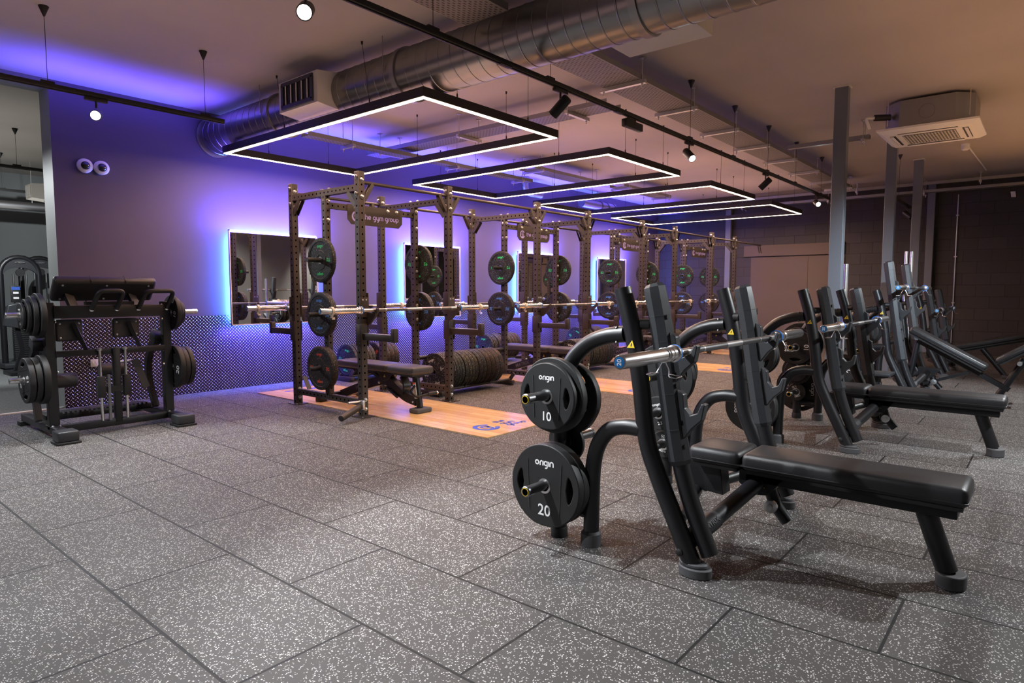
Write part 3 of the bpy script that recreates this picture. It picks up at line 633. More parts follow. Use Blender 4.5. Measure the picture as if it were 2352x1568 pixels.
for sx, sy in ((-.38, .38), (.38, -.38), (-.38, -.38), (.38, .38)): MB().cyl((sx, sy, 0.1), (sx, sy, CEIL-2.98), 0.005, 8).build('hanger_rod', 'bolt_zinc', t)
MB().tube(fillet([(-0.36, 0.36, 0.2), (-0.45, 0.50, 0.2)], 0.05), 0.035, 14).build('drain_pipe', 'rubber_black', t)
MB().tube(fillet([(-0.45, 0.50, 0.2), (-0.50, 0.58, 0.2), (-0.46, 0.54, 0.08)], 0.03), 0.016, 12).build('drain_pipe', 'white_paint', t)
oc = MB().lathe([(0.074, 0), (0.077, 0), (0.077, 0.002), (0.074, 0.002)], (-0.4215, 0.0, 0.2), (-1, 0, 0), 28, closed=True); oc.build('knockout_mark', 'dark_steel', t)
t = thing('smoke_detector', (7.76, -4.01, CEIL), 'round white smoke detector with white conduit on the ceiling past the air conditioner', 'smoke detector')
MB().lathe([(0.055, 0), (0.055, -0.03), (0.05, -0.035), (0.055, -0.04), (0.05, -0.075), (0.03, -0.09), (0, -0.09)], n=28).build('body', 'white_paint', t)
MB().tube(fillet([(0.05, -0.02, -0.012), (1.3, -0.05, -0.012), (2.6, -0.08, -0.012)], 0.1), 0.012, 10).build('conduit', 'white_paint', t)
t = thing('wall_conduit', (XB-0.02, -3.6, 0), 'thin grey conduit running down the dark block wall', 'conduit')
MB().cyl((0, 0, 0.1), (0, 0, 3.1), 0.010, 10).build('pipe', 'steel', t)
for zz in (1.0, 1.9, 2.7): MB().box((0.005, 0, zz), (0.02, 0.05, 0.02)).build('saddle', 'steel', t)
t = thing('small_wall_lamp', (XB-0.06, -4.45, 3.02), 'small white lamp high on the dark block wall at the right edge', 'lamp')
MB().prism([(-.035, -.05), (.035, -.05), (.05, .05), (-.02, .05)], (0, 0, 0), (0, 1, 0), (0, 0, 1), (0.05, 0, 0)).build('shade', 'white_paint', t)
# camera domes on the mirrored wall
for x, lab in ((-1.41, 'left one of the two white dome cameras on the wall'), (-1.255, 'right one of the two white dome cameras on the wall')):
    t = thing('dome_camera', (x, YW, 2.535), lab, 'security camera')
    MB().lathe([(0.066, 0), (0.066, 0.02), (0.074, 0.022), (0.074, 0.042), (0.060, 0.058), (0.045, 0.062)], (0, 0, 0), (-0.05, -1, 0), 30).build('housing', 'white_paint', t)
    MB().lathe([(0.045, 0.055), (0.040, 0.075), (0.025, 0.095), (0.0, 0.102)], (0, 0, 0), (-0.05, -1, 0), 24).build('dome', 'glass_dark', t, ang=60)
t = thing('wall_socket', (-1.41, YW-0.012, 0.455), 'small pale electrical outlet on the tread plate behind the plate-loaded machine', 'socket')
MB().box((0, 0, 0), (0.075, 0.02, 0.08), ch=0.004).build('face_plate', 'offwhite', t)
for sx in (-.016, .016): MB().box((sx, -0.011, 0.01), (0.012, 0.004, 0.02)).build('switch', 'white_paint', t)
# mirrors with led strips behind
ML = ['nearest the camera at left', 'second along the wall', 'third along the wall', 'last, nearest the block wall']
for i in range(4):
    x0 = 0.08+2.8*i; mw = 1.24; z0, z1 = 0.80, 1.98
    t = thing('wall_mirror', (x0+mw/2, YW, z0), 'rectangular backlit wall mirror glowing blue, '+ML[i], 'mirror', 'backlit mirrors on the purple wall')
    h = z1-z0; f = MB(); q = 0.012
    for sx, sz, cx, cz in ((mw, q, 0, q/2), (mw, q, 0, h-q/2), (q, h, -mw/2+q/2, h/2), (q, h, mw/2-q/2, h/2)): f.box((cx, -0.085, cz), (sx, 0.03, sz))
    f.build('frame', 'frame_white', t)
    MB().box((0, -0.083, h/2), (mw-2*q, 0.014, h-2*q)).build('glass', 'mirror_glass', t)
    MB().box((0, -0.042, h/2), (mw-0.14, 0.068, h-0.14)).build('mounting', 'plastic_grey', t)
    for sx, sz, cx, cz in ((mw-0.13, 0.004, 0, 0.067), (mw-0.13, 0.004, 0, h-0.067), (0.004, h-0.13, -mw/2+0.067, h/2), (0.004, h-0.13, mw/2-0.067, h/2)):
        MB().box((cx, -0.045, cz), (sx, 0.03, sz)).build('led_strip', 'led_blue', t)

# ------------------------------------------------------------------ lifting platforms
ORD = ['nearest the camera', 'second in the row', 'third in the row', 'last in the row']
PITCH = 2.771
for i in range(4):
    x0 = 0.113+PITCH*i; hw = 0.493
    t = thing('lifting_platform', (x0+hw, 0.33, 0), 'honey oak lifting platform set in the rubber floor under the rack '+ORD[i], 'platform', 'wooden lifting platforms in the rubber floor')
    MB().box((0, 0, 0.004), (2*hw, 3.72, 0.008)).build('wood_deck', 'platform_wood', t)
    for s in (-1, 1):
        lg = MB(); u, v_ = (s*1, 0, 0), (0, s*1, 0)
        u, v_ = ((1, 0, 0), (0, 1, 0)) if s < 0 else ((-1, 0, 0), (0, -1, 0))
        emblem(lg, (-u[0]*0.20, s*1.58, 0.0092), u, v_, 0.125)
        for q, wd in enumerate(('the', 'gym', 'group')): strokes(lg, wd, (u[0]*0.0, s*1.58+v_[1]*(0.085-0.085*q), 0.0092), u, v_, 0.055, 0.26, center=False)
        lg.build('floor_logo', 'logo_blue', t)

# ------------------------------------------------------------------ barbells
def barbell(bar_clip=True, grip=True):
    """bar along local x, centred; returns the root"""
    t = thing('barbell', (0, 0, 0), 'x', 'barbell')
    m = MB(); m.lathe([(0.0152, -0.655), (0.0152, 0.655)], (0, 0, 0), (1, 0, 0), 16); m.build('shaft', 'steel', t)
    for s in (-1, 1):
        for a, b in ((0.10, 0.36), (0.375, 0.52)): MB().lathe([(0.0157, s*a), (0.0157, s*b)], (0, 0, 0), (1, 0, 0), 16).build('knurling', 'dark_steel', t)
    for s in (-1, 1):
        sl = MB().lathe([(0.0175, 0.645), (0.030, 0.648), (0.037, 0.653), (0.037, 0.668), (0.030, 0.675), (0.030, 0.70), (0.0275, 0.703), (0.0275, 1.098), (0.0255, 1.102), (0.0205, 1.102)], (0, 0, 0), (s, 0, 0), 28); sl.build('sleeve', 'chrome', t)
        MB().lathe([(0.0378, 0.650), (0.0378, 0.658)], (0, 0, 0), (s, 0, 0), 28).build('colour_ring', 'ring_blue', t)
        c = MB().lathe([(0.0, 1.1026), (0.0207, 1.1026)], (0, 0, 0), (s, 0, 0), 24); c.build('end_cap', 'cap_blue', t)
        f = MB(); font(f, '20', (s*1.1040, 0, 0), (0, 0, 1) if s < 0 else (0, 0, 1), (0, 1, 0) if s < 0 else (0, -1, 0), 0.026); f.build('cap_number', 'ink_white', t)
    return t
def lock_clip(s):
    t = thing('collar_clip', (0, 0, 0), 'x', 'collar')
    MB().lathe([(0.0278, -0.012), (0.039, -0.012), (0.039, 0.012), (0.0278, 0.012)], (0, 0, 0), (1, 0, 0), 24, closed=True).build('ring', 'clip_white', t)
    MB().box((0.0, -0.004, -0.048), (0.024, 0.010, 0.03), rot=(0.4, 0, 0), ch=0.003).box((s*0.01, -0.012, -0.066), (0.03, 0.008, 0.02), ch=0.002).build('lever', 'clip_white', t)
    return t
def spring_clip():
    t = thing('spring_collar', (0, 0, 0), 'x', 'collar')
    P = []
    for k in range(49):
        a = 2*PI*k/16*1.0+PI*1.35; P.append((-0.014+0.028*k/48, 0.0298*math.cos(a), 0.0298*math.sin(a)))
    MB().tube(P, 0.0022, 8).build('coil', 'chrome', t)
    for s, sx in ((-1, -0.014), (1, 0.014)):
        y0 = s*0.028
        hp = fillet([(sx, s*0.012, -0.026), (sx, s*0.030, -0.060), (sx-0.02, s*0.038, -0.085), (sx-0.03, s*0.075, -0.085), (sx+0.03, s*0.075, -0.083), (sx+0.03, s*0.038, -0.082), (sx, s*0.034, -0.075)], 0.012, 4)
        MB().tube(hp, 0.0022, 8).build('handle_loop', 'chrome', t)
    return t

# ------------------------------------------------------------------ plates
BT = {5: (0.030, 'white', 'ink_white'), 10: (0.044, 'green', 'ink_green'), 15: (0.055, 'yellow', 'ink_yellow'), 20: (0.066, 'blue', 'ink_blue'), 25: (0.078, 'red', 'ink_red')}
_bp = {}
def bumper(kg, label, group, loc, rot=0.0, text=True):
    """crumb bumper plate, disc normal along x, origin at its centre, lettering on the -x face"""
    key = (kg, text)
    if key not in _bp:
        th, cm, ink = BT[kg]; R = 0.225; h = th/2
        t = thing('bumper_plate', (0, 0, 0), label, 'weight plate', group)
        pr = [(0.026, -h+0.004), (0.050, -h+0.004), (0.052, -h), (0.098, -h), (0.102, -h+0.004), (0.185, -h+0.004), (0.190, -h), (R-0.008, -h), (R-0.002, -h+0.003), (R, -h+0.009)]
        pr = pr+[(r, -z) for r, z in pr[::-1]]
        MB().lathe(pr, (0, 0, 0), (1, 0, 0), 56, closed=True).build('disc', 'crumb_'+cm, t, ang=28)
        MB().lathe([(0.0255, -h+0.002), (0.036, -h+0.002), (0.036, -h+0.006), (0.036, h-0.006), (0.036, h-0.002), (0.0255, h-0.002)], (0, 0, 0), (1, 0, 0), 28, closed=True).build('hub', 'dark_steel', t)
        if text:
            m = MB(); x = -h+0.003
            x = -h+0.0032
            for a, s_ in ((0, 'origin'), (180, 'origin')):
                c, s = math.cos(math.radians(a)), math.sin(math.radians(a))
                strokes(m, s_, (x, 0, 0), (0, -c, s), (0, s, c), 0.0235, 0.24, y0=5.9)
            for a in (90, -90):
                c, s = math.cos(math.radians(a)), math.sin(math.radians(a))
                u, v_ = Vector((0, -c, s)), Vector((0, s, c))
                font(m, str(kg), Vector((x, 0, 0))+v_*0.152, u, v_, 0.040); font(m, 'KG', Vector((x, 0, 0))+v_*0.122, u, v_, 0.030)
            m.build('lettering', ink, t)
        _bp[key] = t; o = t
    else:
        o = copy_tree(_bp[key])
    o.location = loc; o.rotation_euler = (rot, 0, 0); o['label'] = label; o['category'] = 'weight plate'
    if group: o['group'] = group
    return o
_gp = {}
GD = {1.25: (0.085, 0.018), 2.5: (0.105, 0.022), 5: (0.135, 0.028), 10: (0.163, 0.036), 15: (0.185, 0.042), 20: (0.203, 0.046), 25: (0.222, 0.052)}
def grip_plate(kg, label, loc, rot=0.0, face=-1, group='black grip plates stored on the benches'):
    """rubber coated plate with hand holes, disc normal along x"""
    if kg not in _gp:
        R, th = GD[kg]
        t = thing('grip_plate', (0, 0, 0), label, 'weight plate', group)
        cu = bpy.data.curves.new('c', 'CURVE'); cu.dimensions = '2D'; cu.fill_mode = 'BOTH'; cu.extrude = th/2-0.005; cu.bevel_depth = 0.005; cu.bevel_resolution = 2
        def spl(pts):
            sp = cu.splines.new('POLY'); sp.points.add(len(pts)-1); sp.use_cyclic_u = True
            for q, (x, y) in zip(sp.points, pts): q.co = (x, y, 0, 1)
        out = []
        for k in range(72):
            a = 2*PI*k/72; f = R-0.005
            if R > 0.12: f *= 1-0.018*max(0, math.cos(3*(a-PI/2)+PI))**4
            out.append((f*math.cos(a), f*math.sin(a)))
        spl(out); spl([(0.031*math.cos(2*PI*k/24), 0.031*math.sin(2*PI*k/24)) for k in range(24)][::-1])
        if R > 0.12:
            for s in (0, PI):
                L = 0.78*R; wd = 0.030 if R < 0.17 else 0.034; half = 0.46 if R > .15 else 0.40
                P = []
                for k in range(13): a = s-half+2*half*k/12; P.append(((L+wd*0.42*(1-abs(k-6)/6)**0.5)*math.cos(a), (L+wd*0.42*(1-abs(k-6)/6)**0.5)*math.sin(a)))
                for k in range(13): a = s+half-2*half*k/12; P.append(((L-wd*(0.9)*(1-abs(k-6)/6)**0.5-0.006)*math.cos(a), (L-wd*0.9*(1-abs(k-6)/6)**0.5-0.006)*math.sin(a)))
                spl(P[::-1])
        ob = bpy.data.objects.new('c', cu); col.objects.link(ob); bpy.context.view_layer.update()
        me = bpy.data.meshes.new_from_object(ob.evaluated_get(bpy.context.evaluated_depsgraph_get())); me.name = 'disc'
        me.transform(Matrix(((0, 0, -1, 0), (-1, 0, 0, 0), (0, 1, 0, 0), (0, 0, 0, 1))))
        bpy.data.objects.remove(ob); bpy.data.curves.remove(cu)
        me.materials.clear(); me.materials.append(MATS['rubber_black'])
        me.polygons.foreach_set('use_smooth', [True]*len(me.polygons)); me.set_sharp_from_angle(angle=math.radians(35))
        d = bpy.data.objects.new('disc', me); col.objects.link(d); d.parent = t
        MB().lathe([(0.0262, -th/2-0.001), (0.037, -th/2-0.001), (0.037, th/2+0.001), (0.0262, th/2+0.001)], (0, 0, 0), (1, 0, 0), 28, closed=True).build('hub', 'steel', t)
        m = MB(); x = -th/2-0.0006; k = R/0.163
        if R > 0.12:
            strokes(m, 'origin', (x, 0, 0), (0, -1, 0), (0, 0, 1), 0.0215*k, 0.25, y0=4.2)
            font(m, str(kg), (x, 0, -0.098*k), (0, -1, 0), (0, 0, 1), 0.062*k)
            rb = MB(); yy = 0.62*R
            for s in (-1, 1): rb.bar((x+0.0, s*0.50*R, 0.60*R), (x+0.0, s*0.44*R, -0.66*R), 0.004, 0.003, up=(1, 0, 0))
            rb.build('face_rib', 'plastic_grey', t)
        else:
            strokes(m, 'origin', (x, 0, 0), (0, -1, 0), (0, 0, 1), 0.013, 0.25, y0=4.6*k*1.35)
            font(m, str(kg), (x, 0, -0.068*k*1.45), (0, -1, 0), (0, 0, 1), 0.026)
        m.build('lettering', 'ink_white', t)
        _gp[kg] = t; o = t
    else: o = copy_tree(_gp[kg])
    o.location = loc; o.rotation_euler = (rot, 0, 0 if face < 0 else PI); o['label'] = label; o['group'] = group
    return o

# ------------------------------------------------------------------ power racks
RW, RD, PS, RH = 1.1775, 1.15, 0.07, 2.36        # near corners of the posts
PXa, PXb, PYa, PYb, PYm = PS/2, RW+PS/2, PS/2, RD+PS/2, 0.555+PS/2
def bolt(mb, p, ax, r=0.015):
    mb.rec.append((Vector(p), Vector(ax).normalized(), r))
def make_rack():
    t = thing('power_rack', (0, 0, 0), 'x', 'rack', 'black power racks in a row along the mirrored wall')
    for x in (PXa, PXb):
        for y in (PYa, PYb):
            o = MB().box((0, 0, RH/2), (PS, PS, RH)).build('upright', 'rack_holed', t, loc=(x, y, 0), bevel=0.004)
            MB().box((0, 0, 0.004), (0.15, 0.17, 0.008)).build('base_plate', 'rack_paint', o)
            b = MB(); sy = -1 if y == PYa else 1
            for z in (2.31, 2.15):
                bolt(b, (-PS/2, 0, z), (-1, 0, 0)); bolt(b, (0, -PS/2, z-0.03), (0, -1, 0)); bolt(b, (PS/2, 0, z), (1, 0, 0))
            for z in (0.17, 0.08): bolt(b, (0, -PS/2, z), (0, -1, 0))
            for dx, dy in ((.06, .07), (-.06, .07), (.06, -.07), (-.06, -.07)): bolt(b, (dx, dy, 0.008), (0, 0, 1), 0.008)
            b.build('bolts', 'bolt_zinc', o)
        mu = MB().box((0, 0, 1.155), (0.06, PS, 2.05)).build('storage_upright', 'rack_holed', t, loc=(x, PYm, 0), bevel=0.004)
        b = MB()
        for z in (2.13, 1.94, 1.60, 1.45, 1.06, 0.90):
            bolt(b, (0, -PS/2, z), (0, -1, 0)); bolt(b, (-0.03 if x == PXa else 0.03, 0.0, z), (-1 if x == PXa else 1, 0, 0), 0.009)
        b.build('bolts', 'bolt_zinc', mu)
        # side rails (holed square tube lying along y)
        for nm, z, hh in (('top_side_rail', 2.21, 0.06), ('bottom_side_rail', 0.14, 0.05)):
            o = MB().box((0, 0, (RD-PS)/2), (hh, 0.06, RD-PS)).build(nm, 'rack_holed', t, loc=(x, PS, z)); o.rotation_euler = (-PI/2, 0, 0); o.scale = (1, 1, 1)
        b = MB()
        for dy in (-0.06, 0.06): bolt(b, (x, PYm+dy, 2.24), (0, 0, 1))
        b.build('rail_bolts', 'bolt_zinc', t)
        # corner gussets
        for y, s in ((PS, 1), (RD, -1)):
            for dx in (-0.026, 0.026):
                MB().bar((x+dx, y+s*0.004, 2.04), (x+dx, y+s*0.12, 2.18), 0.006, 0.05, up=(0, 1, 1)).build('gusset', 'rack_paint', t)
    for y in (PYa, PYb):
        MB().cyl((PS, y, 2.262), (RW, y, 2.262), 0.0165, 16).build('pull_up_bar', 'rack_paint', t)
        for x, s in ((PS, 1), (RW, -1)):
            MB().rtube([(x+s*0.003, y-0.022, 2.09), (x+s*0.11, y-0.022, 2.255)], 0.006, 0.036, (0, 1, 0)).rtube([(x+s*0.003, y+0.022, 2.09), (x+s*0.11, y+0.022, 2.255)], 0.006, 0.036, (0, 1, 0)).build('bar_gusset', 'rack_paint', t)
    # sign rail + sign
    o = MB().box((0, 0, (RW-0.055)/2), (0.06, 0.05, RW-0.055)).build('sign_rail', 'rack_holed', t, loc=(0.065, PYm, 2.09)); o.rotation_euler = (0, PI/2, 0)
    s0, s1, z0, z1, c = 0.27, 1.0, 1.92, 2.125, 0.05
    yy = PYm-0.032
    sg = MB().prism([(s0, z1), (s0, z0+c), (s0+c, z0), (s1-c, z0), (s1, z0+c), (s1, z1)], (0, yy, 0), (1, 0, 0), (0, 0, 1), (0, -0.006, 0)).build('sign_plate', 'rack_paint', t)
    m = MB(); emblem(m, (0.375, yy-0.0075, 2.005), (1, 0, 0), (0, 0, 1), 0.055); strokes(m, 'the gym group', (0.705, yy-0.0075, 2.005), (1, 0, 0), (0, 0, 1), 0.042, 0.24)
    m.build('painted_lettering', 'lit_wall_lilac', sg)  # flat decal: lit wall behind cut letters put into the colour
    b = MB()
    for x in (0.36, 0.80, 0.92): bolt(b, (x, yy-0.006, 2.093), (0, -1, 0))
    b.build('bolts', 'bolt_zinc', sg)
    # hooks and spotter arms front and back
    for y, s in ((0.0, -1), (RD+PS, 1)):
        for x, q in ((PXa, 1), (PXb, -1)):
            h = MB().box((x-0.0, y+s*0.006, 1.07), (PS+0.03, 0.012, 0.19), ch=0.003)
            h.box((x+q*0.046, y-s*0.03, 1.09), (0.012, 0.085, 0.24), ch=0.003)
            h.prism([(0.0, 0.90), (0.045, 0.905), (0.165, 1.02), (0.165, 1.06), (0.15, 1.065), (0.128, 1.03), (0.09, 1.015), (0.0, 1.02)], (x+q*0.030, y, 0), (0, s, 0), (0, 0, 1), (q*0.022, 0, 0))
            h.build('bar_hook', 'rack_paint', t)
            bb = MB()
            for z in (1.15, 1.13): pass
            bolt(bb, (x-0.02, y+s*0.012, 1.14), (0, s, 0), 0.007); bolt(bb, (x+0.02, y+s*0.012, 1.14), (0, s, 0), 0.007); bolt(bb, (x+q*0.052, y+s*0.13, 1.04), (q, 0, 0), 0.006)
            bb.build('hook_bolts', 'bolt_zinc', t)
            a = MB().box((x, y+s*0.20, 0.785), (0.05, 0.52, 0.06), ch=0.003)
            a.box((x, y+s*0.45, 0.815), (0.052, 0.05, 0.13), ch=0.004).box((x, y+s*0.004, 0.83), (PS+0.024, 0.012, 0.17), ch=0.003)
            for e in (-1, 1): a.box((x+e*0.042, y-s*0.03, 0.80), (0.010, 0.09, 0.21), ch=0.003)
            a.build('spotter_arm', 'rack_paint', t)
            MB().box((x, y+s*0.215, 0.818), (0.052, 0.43, 0.006)).build('arm_pad', 'steel', t)
    # plate horns
    for z in (1.535, 0.99, 0.445):
        for x, q in ((PXa-0.03, -1), (PXb+0.03, 1)):
            MB().lathe([(0.038, 0), (0.038, 0.006), (0.0235, 0.007), (0.0235, 0.195), (0.0225, 0.2), (0.018, 0.2)], (x, PYm, z), (q, 0, 0), 22).build('plate_horn', 'rubber_black', t)
    return t
RK = ['nearest the camera', 'second from the camera', 'third from the camera', 'last, by the block wall']
rack0 = make_rack()
for i in range(4):
    r = rack0 if i == 0 else copy_tree(rack0)
    r.location = (PITCH*i, 0, 0)
    r['label'] = 'black drilled-post power rack with sign plate, '+RK[i]
    if i < 3:
        for y in (PYa, PYb):
            MB().cyl((RW+PS, y, 2.262), (PITCH, y, 2.262), 0.0165, 16).build('linking_bar', 'rack_paint', r)
            for x, s in ((RW+PS, 1), (PITCH, -1)):
                for dy in (-.022, .022):
                    MB().rtube([(x+s*0.003, y+dy, 2.09), (x+s*0.11, y+dy, 2.255)], 0.006, 0.036, (0, 1, 0)).build('bar_gusset', 'rack_paint', r)
t = thing('landmine_holder', (-0.0, 0.0, 0), 'short black swivel tube bolted at the foot of the nearest rack post', 'bar holder')
MB().tube([(-0.035, -0.01, 0.115), (-0.33, -0.115, 0.055)], 0.030, 20).build('tube', 'rack_paint', t)
MB().lathe([(0.024, 0), (0.024, 0.002)], (-0.331, -0.1155, 0.0548), (-0.295, -0.105, -0.06), 20).build('tube_bore', 'rubber_black', t)
MB().cyl((-0.17, -0.005, 0.165), (-0.0, -0.005, 0.16), 0.012, 10).box((-0.02, -0.02, 0.13), (0.03, 0.06, 0.09), ch=0.003).build('pivot_pin', 'steel', t)
t = thing('band_peg_plate', (0.0, 0.0, 0.0), 'small bent steel plate on the lower back rail of the nearest rack', 'bracket')
MB().bar((0.085, RD-0.02, 0.30), (0.085, RD-0.11, 0.17), 0.05, 0.006, up=(0, 1, 1)).build('plate', 'foot_grey', t)
# plates on the rack horns
SIDE = ['near post', 'far post']
for i in range(4):
    for s in (0, 1):
        x = PITCH*i+(PXa-0.03 if s == 0 else PXb+0.03); q = -1 if s == 0 else 1
        lv = [(1.535, 10, 'top'), (0.99, 20, 'middle')]
        if i == 0 and s == 0: lv.append((0.445, 25, 'bottom'))
        for z, kg, nm in lv:
            th = BT[kg][0]
            bumper(kg, 'bumper plate with %s lettering on the %s of the rack %s' % ({10: 'green', 20: 'blue', 25: 'red'}[kg], SIDE[s], ORD[i]), 'bumper plates hung on the rack horns', (x+q*(th/2+0.010), PYm, z))
# barbells racked front and back
bb0 = barbell(); clip0 = lock_clip(1)
first = True
for i in range(4):
    for y, nm in ((-0.118, 'front'), (RD+PS+0.118, 'wall')):
        b = bb0 if first else copy_tree(bb0)
        cx = PITCH*i+0.60-(0.03 if nm == 'front' else 0.0)+(0.06 if (nm == 'wall') else 0)
        b.location = (cx, y, 1.045); b['label'] = 'steel barbell on the %s side of the rack %s' % (nm, ORD[i]); b['group'] = 'barbells on the power racks'
        for s in (-1, 1):
            c = clip0 if first and s == -1 else copy_tree(clip0)
            c.location = (cx+s*0.98, y, 1.045); c['group'] = 'white collar clips on the rack barbells'
            c['label'] = 'white collar, %s end of the %s barbell, rack %s' % ('left' if s < 0 else 'right', nm, ORD[i])
        first = False

# ------------------------------------------------------------------ bumper storage rails on the floor between the racks
def bumper_rail(x0, x1, y, label, z0=0.0):
    t = thing('bumper_storage_rail', ((x0+x1)/2, y, 0), label, 'plate rack')
    L = x1-x0; h = L/2
    for s in (-1, 1): MB().cyl((-h, s*0.115, 0.075), (h, s*0.115, 0.075), 0.017, 14).build('cradle_tube', 'rack_paint', t)
    for x in (-h+0.01, h-0.01):
        MB().box((x, 0, 0.045), (0.05, 0.36, 0.04), ch=0.003).build('cross_foot', 'rack_paint', t)
        for s in (-1, 1): MB().bar((x, s*0.12, 0.07), (x, s*0.19, 0.16), 0.008, 0.05, up=(0, 1, 1)).build('end_plate', 'rack_paint', t)
    for x in (-h*0.36, h*0.34):
        MB().tube(fillet([(x, -0.19, 0.16), (x, -0.115, 0.055), (x, 0.115, 0.055), (x, 0.19, 0.16)], 0.03), 0.006, 8).build('divider', 'rack_paint', t)
    for x in (-h, h):
        MB().box((x, 0, 0.0125), (0.06, 0.3, 0.025)).build('foot', 'rubber_black', t)
    return t
def fill_rail(x0, y, plan, where, grp):
    x = x0
    for kg, nn, gap in plan:
        th = BT[kg][0]
        for k in range(nn):
            lab = {5: 'slim', 10: 'green-flecked', 15: 'yellow-flecked', 20: 'blue-flecked', 25: 'thick red-flecked'}[kg]+' black bumper plate standing in the '+where
            bumper(kg, lab, grp+', '+{5: 'slim ones', 10: 'green-flecked ones', 15: 'yellow-flecked ones', 20: 'blue-flecked ones', 25: 'red-flecked ones'}[kg], (x+th/2, y, 0.279), rot=random.uniform(-1, 1), text=True)
            x += th+0.002
        x += gap
YB1, YB2 = 0.44, 2.28
WH = [('first', 'first gap'), ('second', 'second gap'), ('third', 'third gap')]
PL = [[(5, 5, 0.0), (10, 3, 0.012), (15, 4, 0.012), (20, 2, 0.004), (25, 4, 0)],
      [(5, 4, 0.0), (10, 4, 0.012), (15, 3, 0.01), (25, 3, 0.004), (20, 3, 0)],
      [(5, 3, 0.0), (10, 3, 0.03), (25, 3, 0.01), (15, 5, 0)]]
for i, (wn, gp) in enumerate(WH):
    xa = 1.33+PITCH*i; 
    bumper_rail(xa, xa+1.28, YB1, 'low black plate rail on the floor in the %s between racks' % gp)
    fill_rail(xa+0.03, YB1, PL[i], 'rail in the '+gp+' between racks', 'bumper plates in the %s between racks' % gp)
    xb = 1.42+PITCH*i
    bumper_rail(xb, xb+1.1, YB2, 'low black plate rail against the wall in the %s' % gp)
    fill_rail(xb+0.03, YB2, [(10, 1, 0.01), (5, 3, 0.02), (15, 3, 0.10), (25, 4, 0)], 'wall-side rail in the '+gp, 'bumper plates in the wall-side rail, %s' % gp)

# ------------------------------------------------------------------ bench press stations (local y = world y + 3.9)
Y0 = 3.9
def P3(x, lst): return [V(x, y+Y0, z) for y, z in lst]
def pad(name, mat, c, d, t, rot=None, r=0.028):
    """upholstered cushion: soft block on a thinner board with a seam"""
    R = Euler(rot).to_matrix() if rot else Matrix.Identity(3)
    o = MB().box(c, (d[0], d[1], d[2]), R, ch=r).build(name, mat, t, ang=50)
    cc = Vector(c)
    q = MB().box(cc+R@Vector((0, 0, -d[2]*0.22)), (d[0]+0.004, d[1]+0.004, 0.006), R, ch=0.002); q.build('piping', mat, o)
    MB().box(cc+R@Vector((0, 0, -d[2]/2-0.006)), (d[0]-0.035, d[1]-0.035, 0.016), R).build('backing_board', 'rubber_black', o)
    return o
def warn(mb, o, u, v, h):
    o, u, v = Vector(o), Vector(u).normalized(), Vector(v).normalized()
    mb.use('ink_yellow').add([o-u*h*0.55-v*h*0.4, o+u*h*0.55-v*h*0.4, o+v*h*0.6], [(0, 1, 2)])
    nn = u.cross(v)*0.0006
    mb.use('rubber_black').add([o+nn-u*h*0.07-v*h*0.22, o+nn+u*h*0.07-v*h*0.22, o+nn+u*h*0.07+v*h*0.22, o+nn-u*h*0.07+v*h*0.22], [(0, 1, 2, 3)])
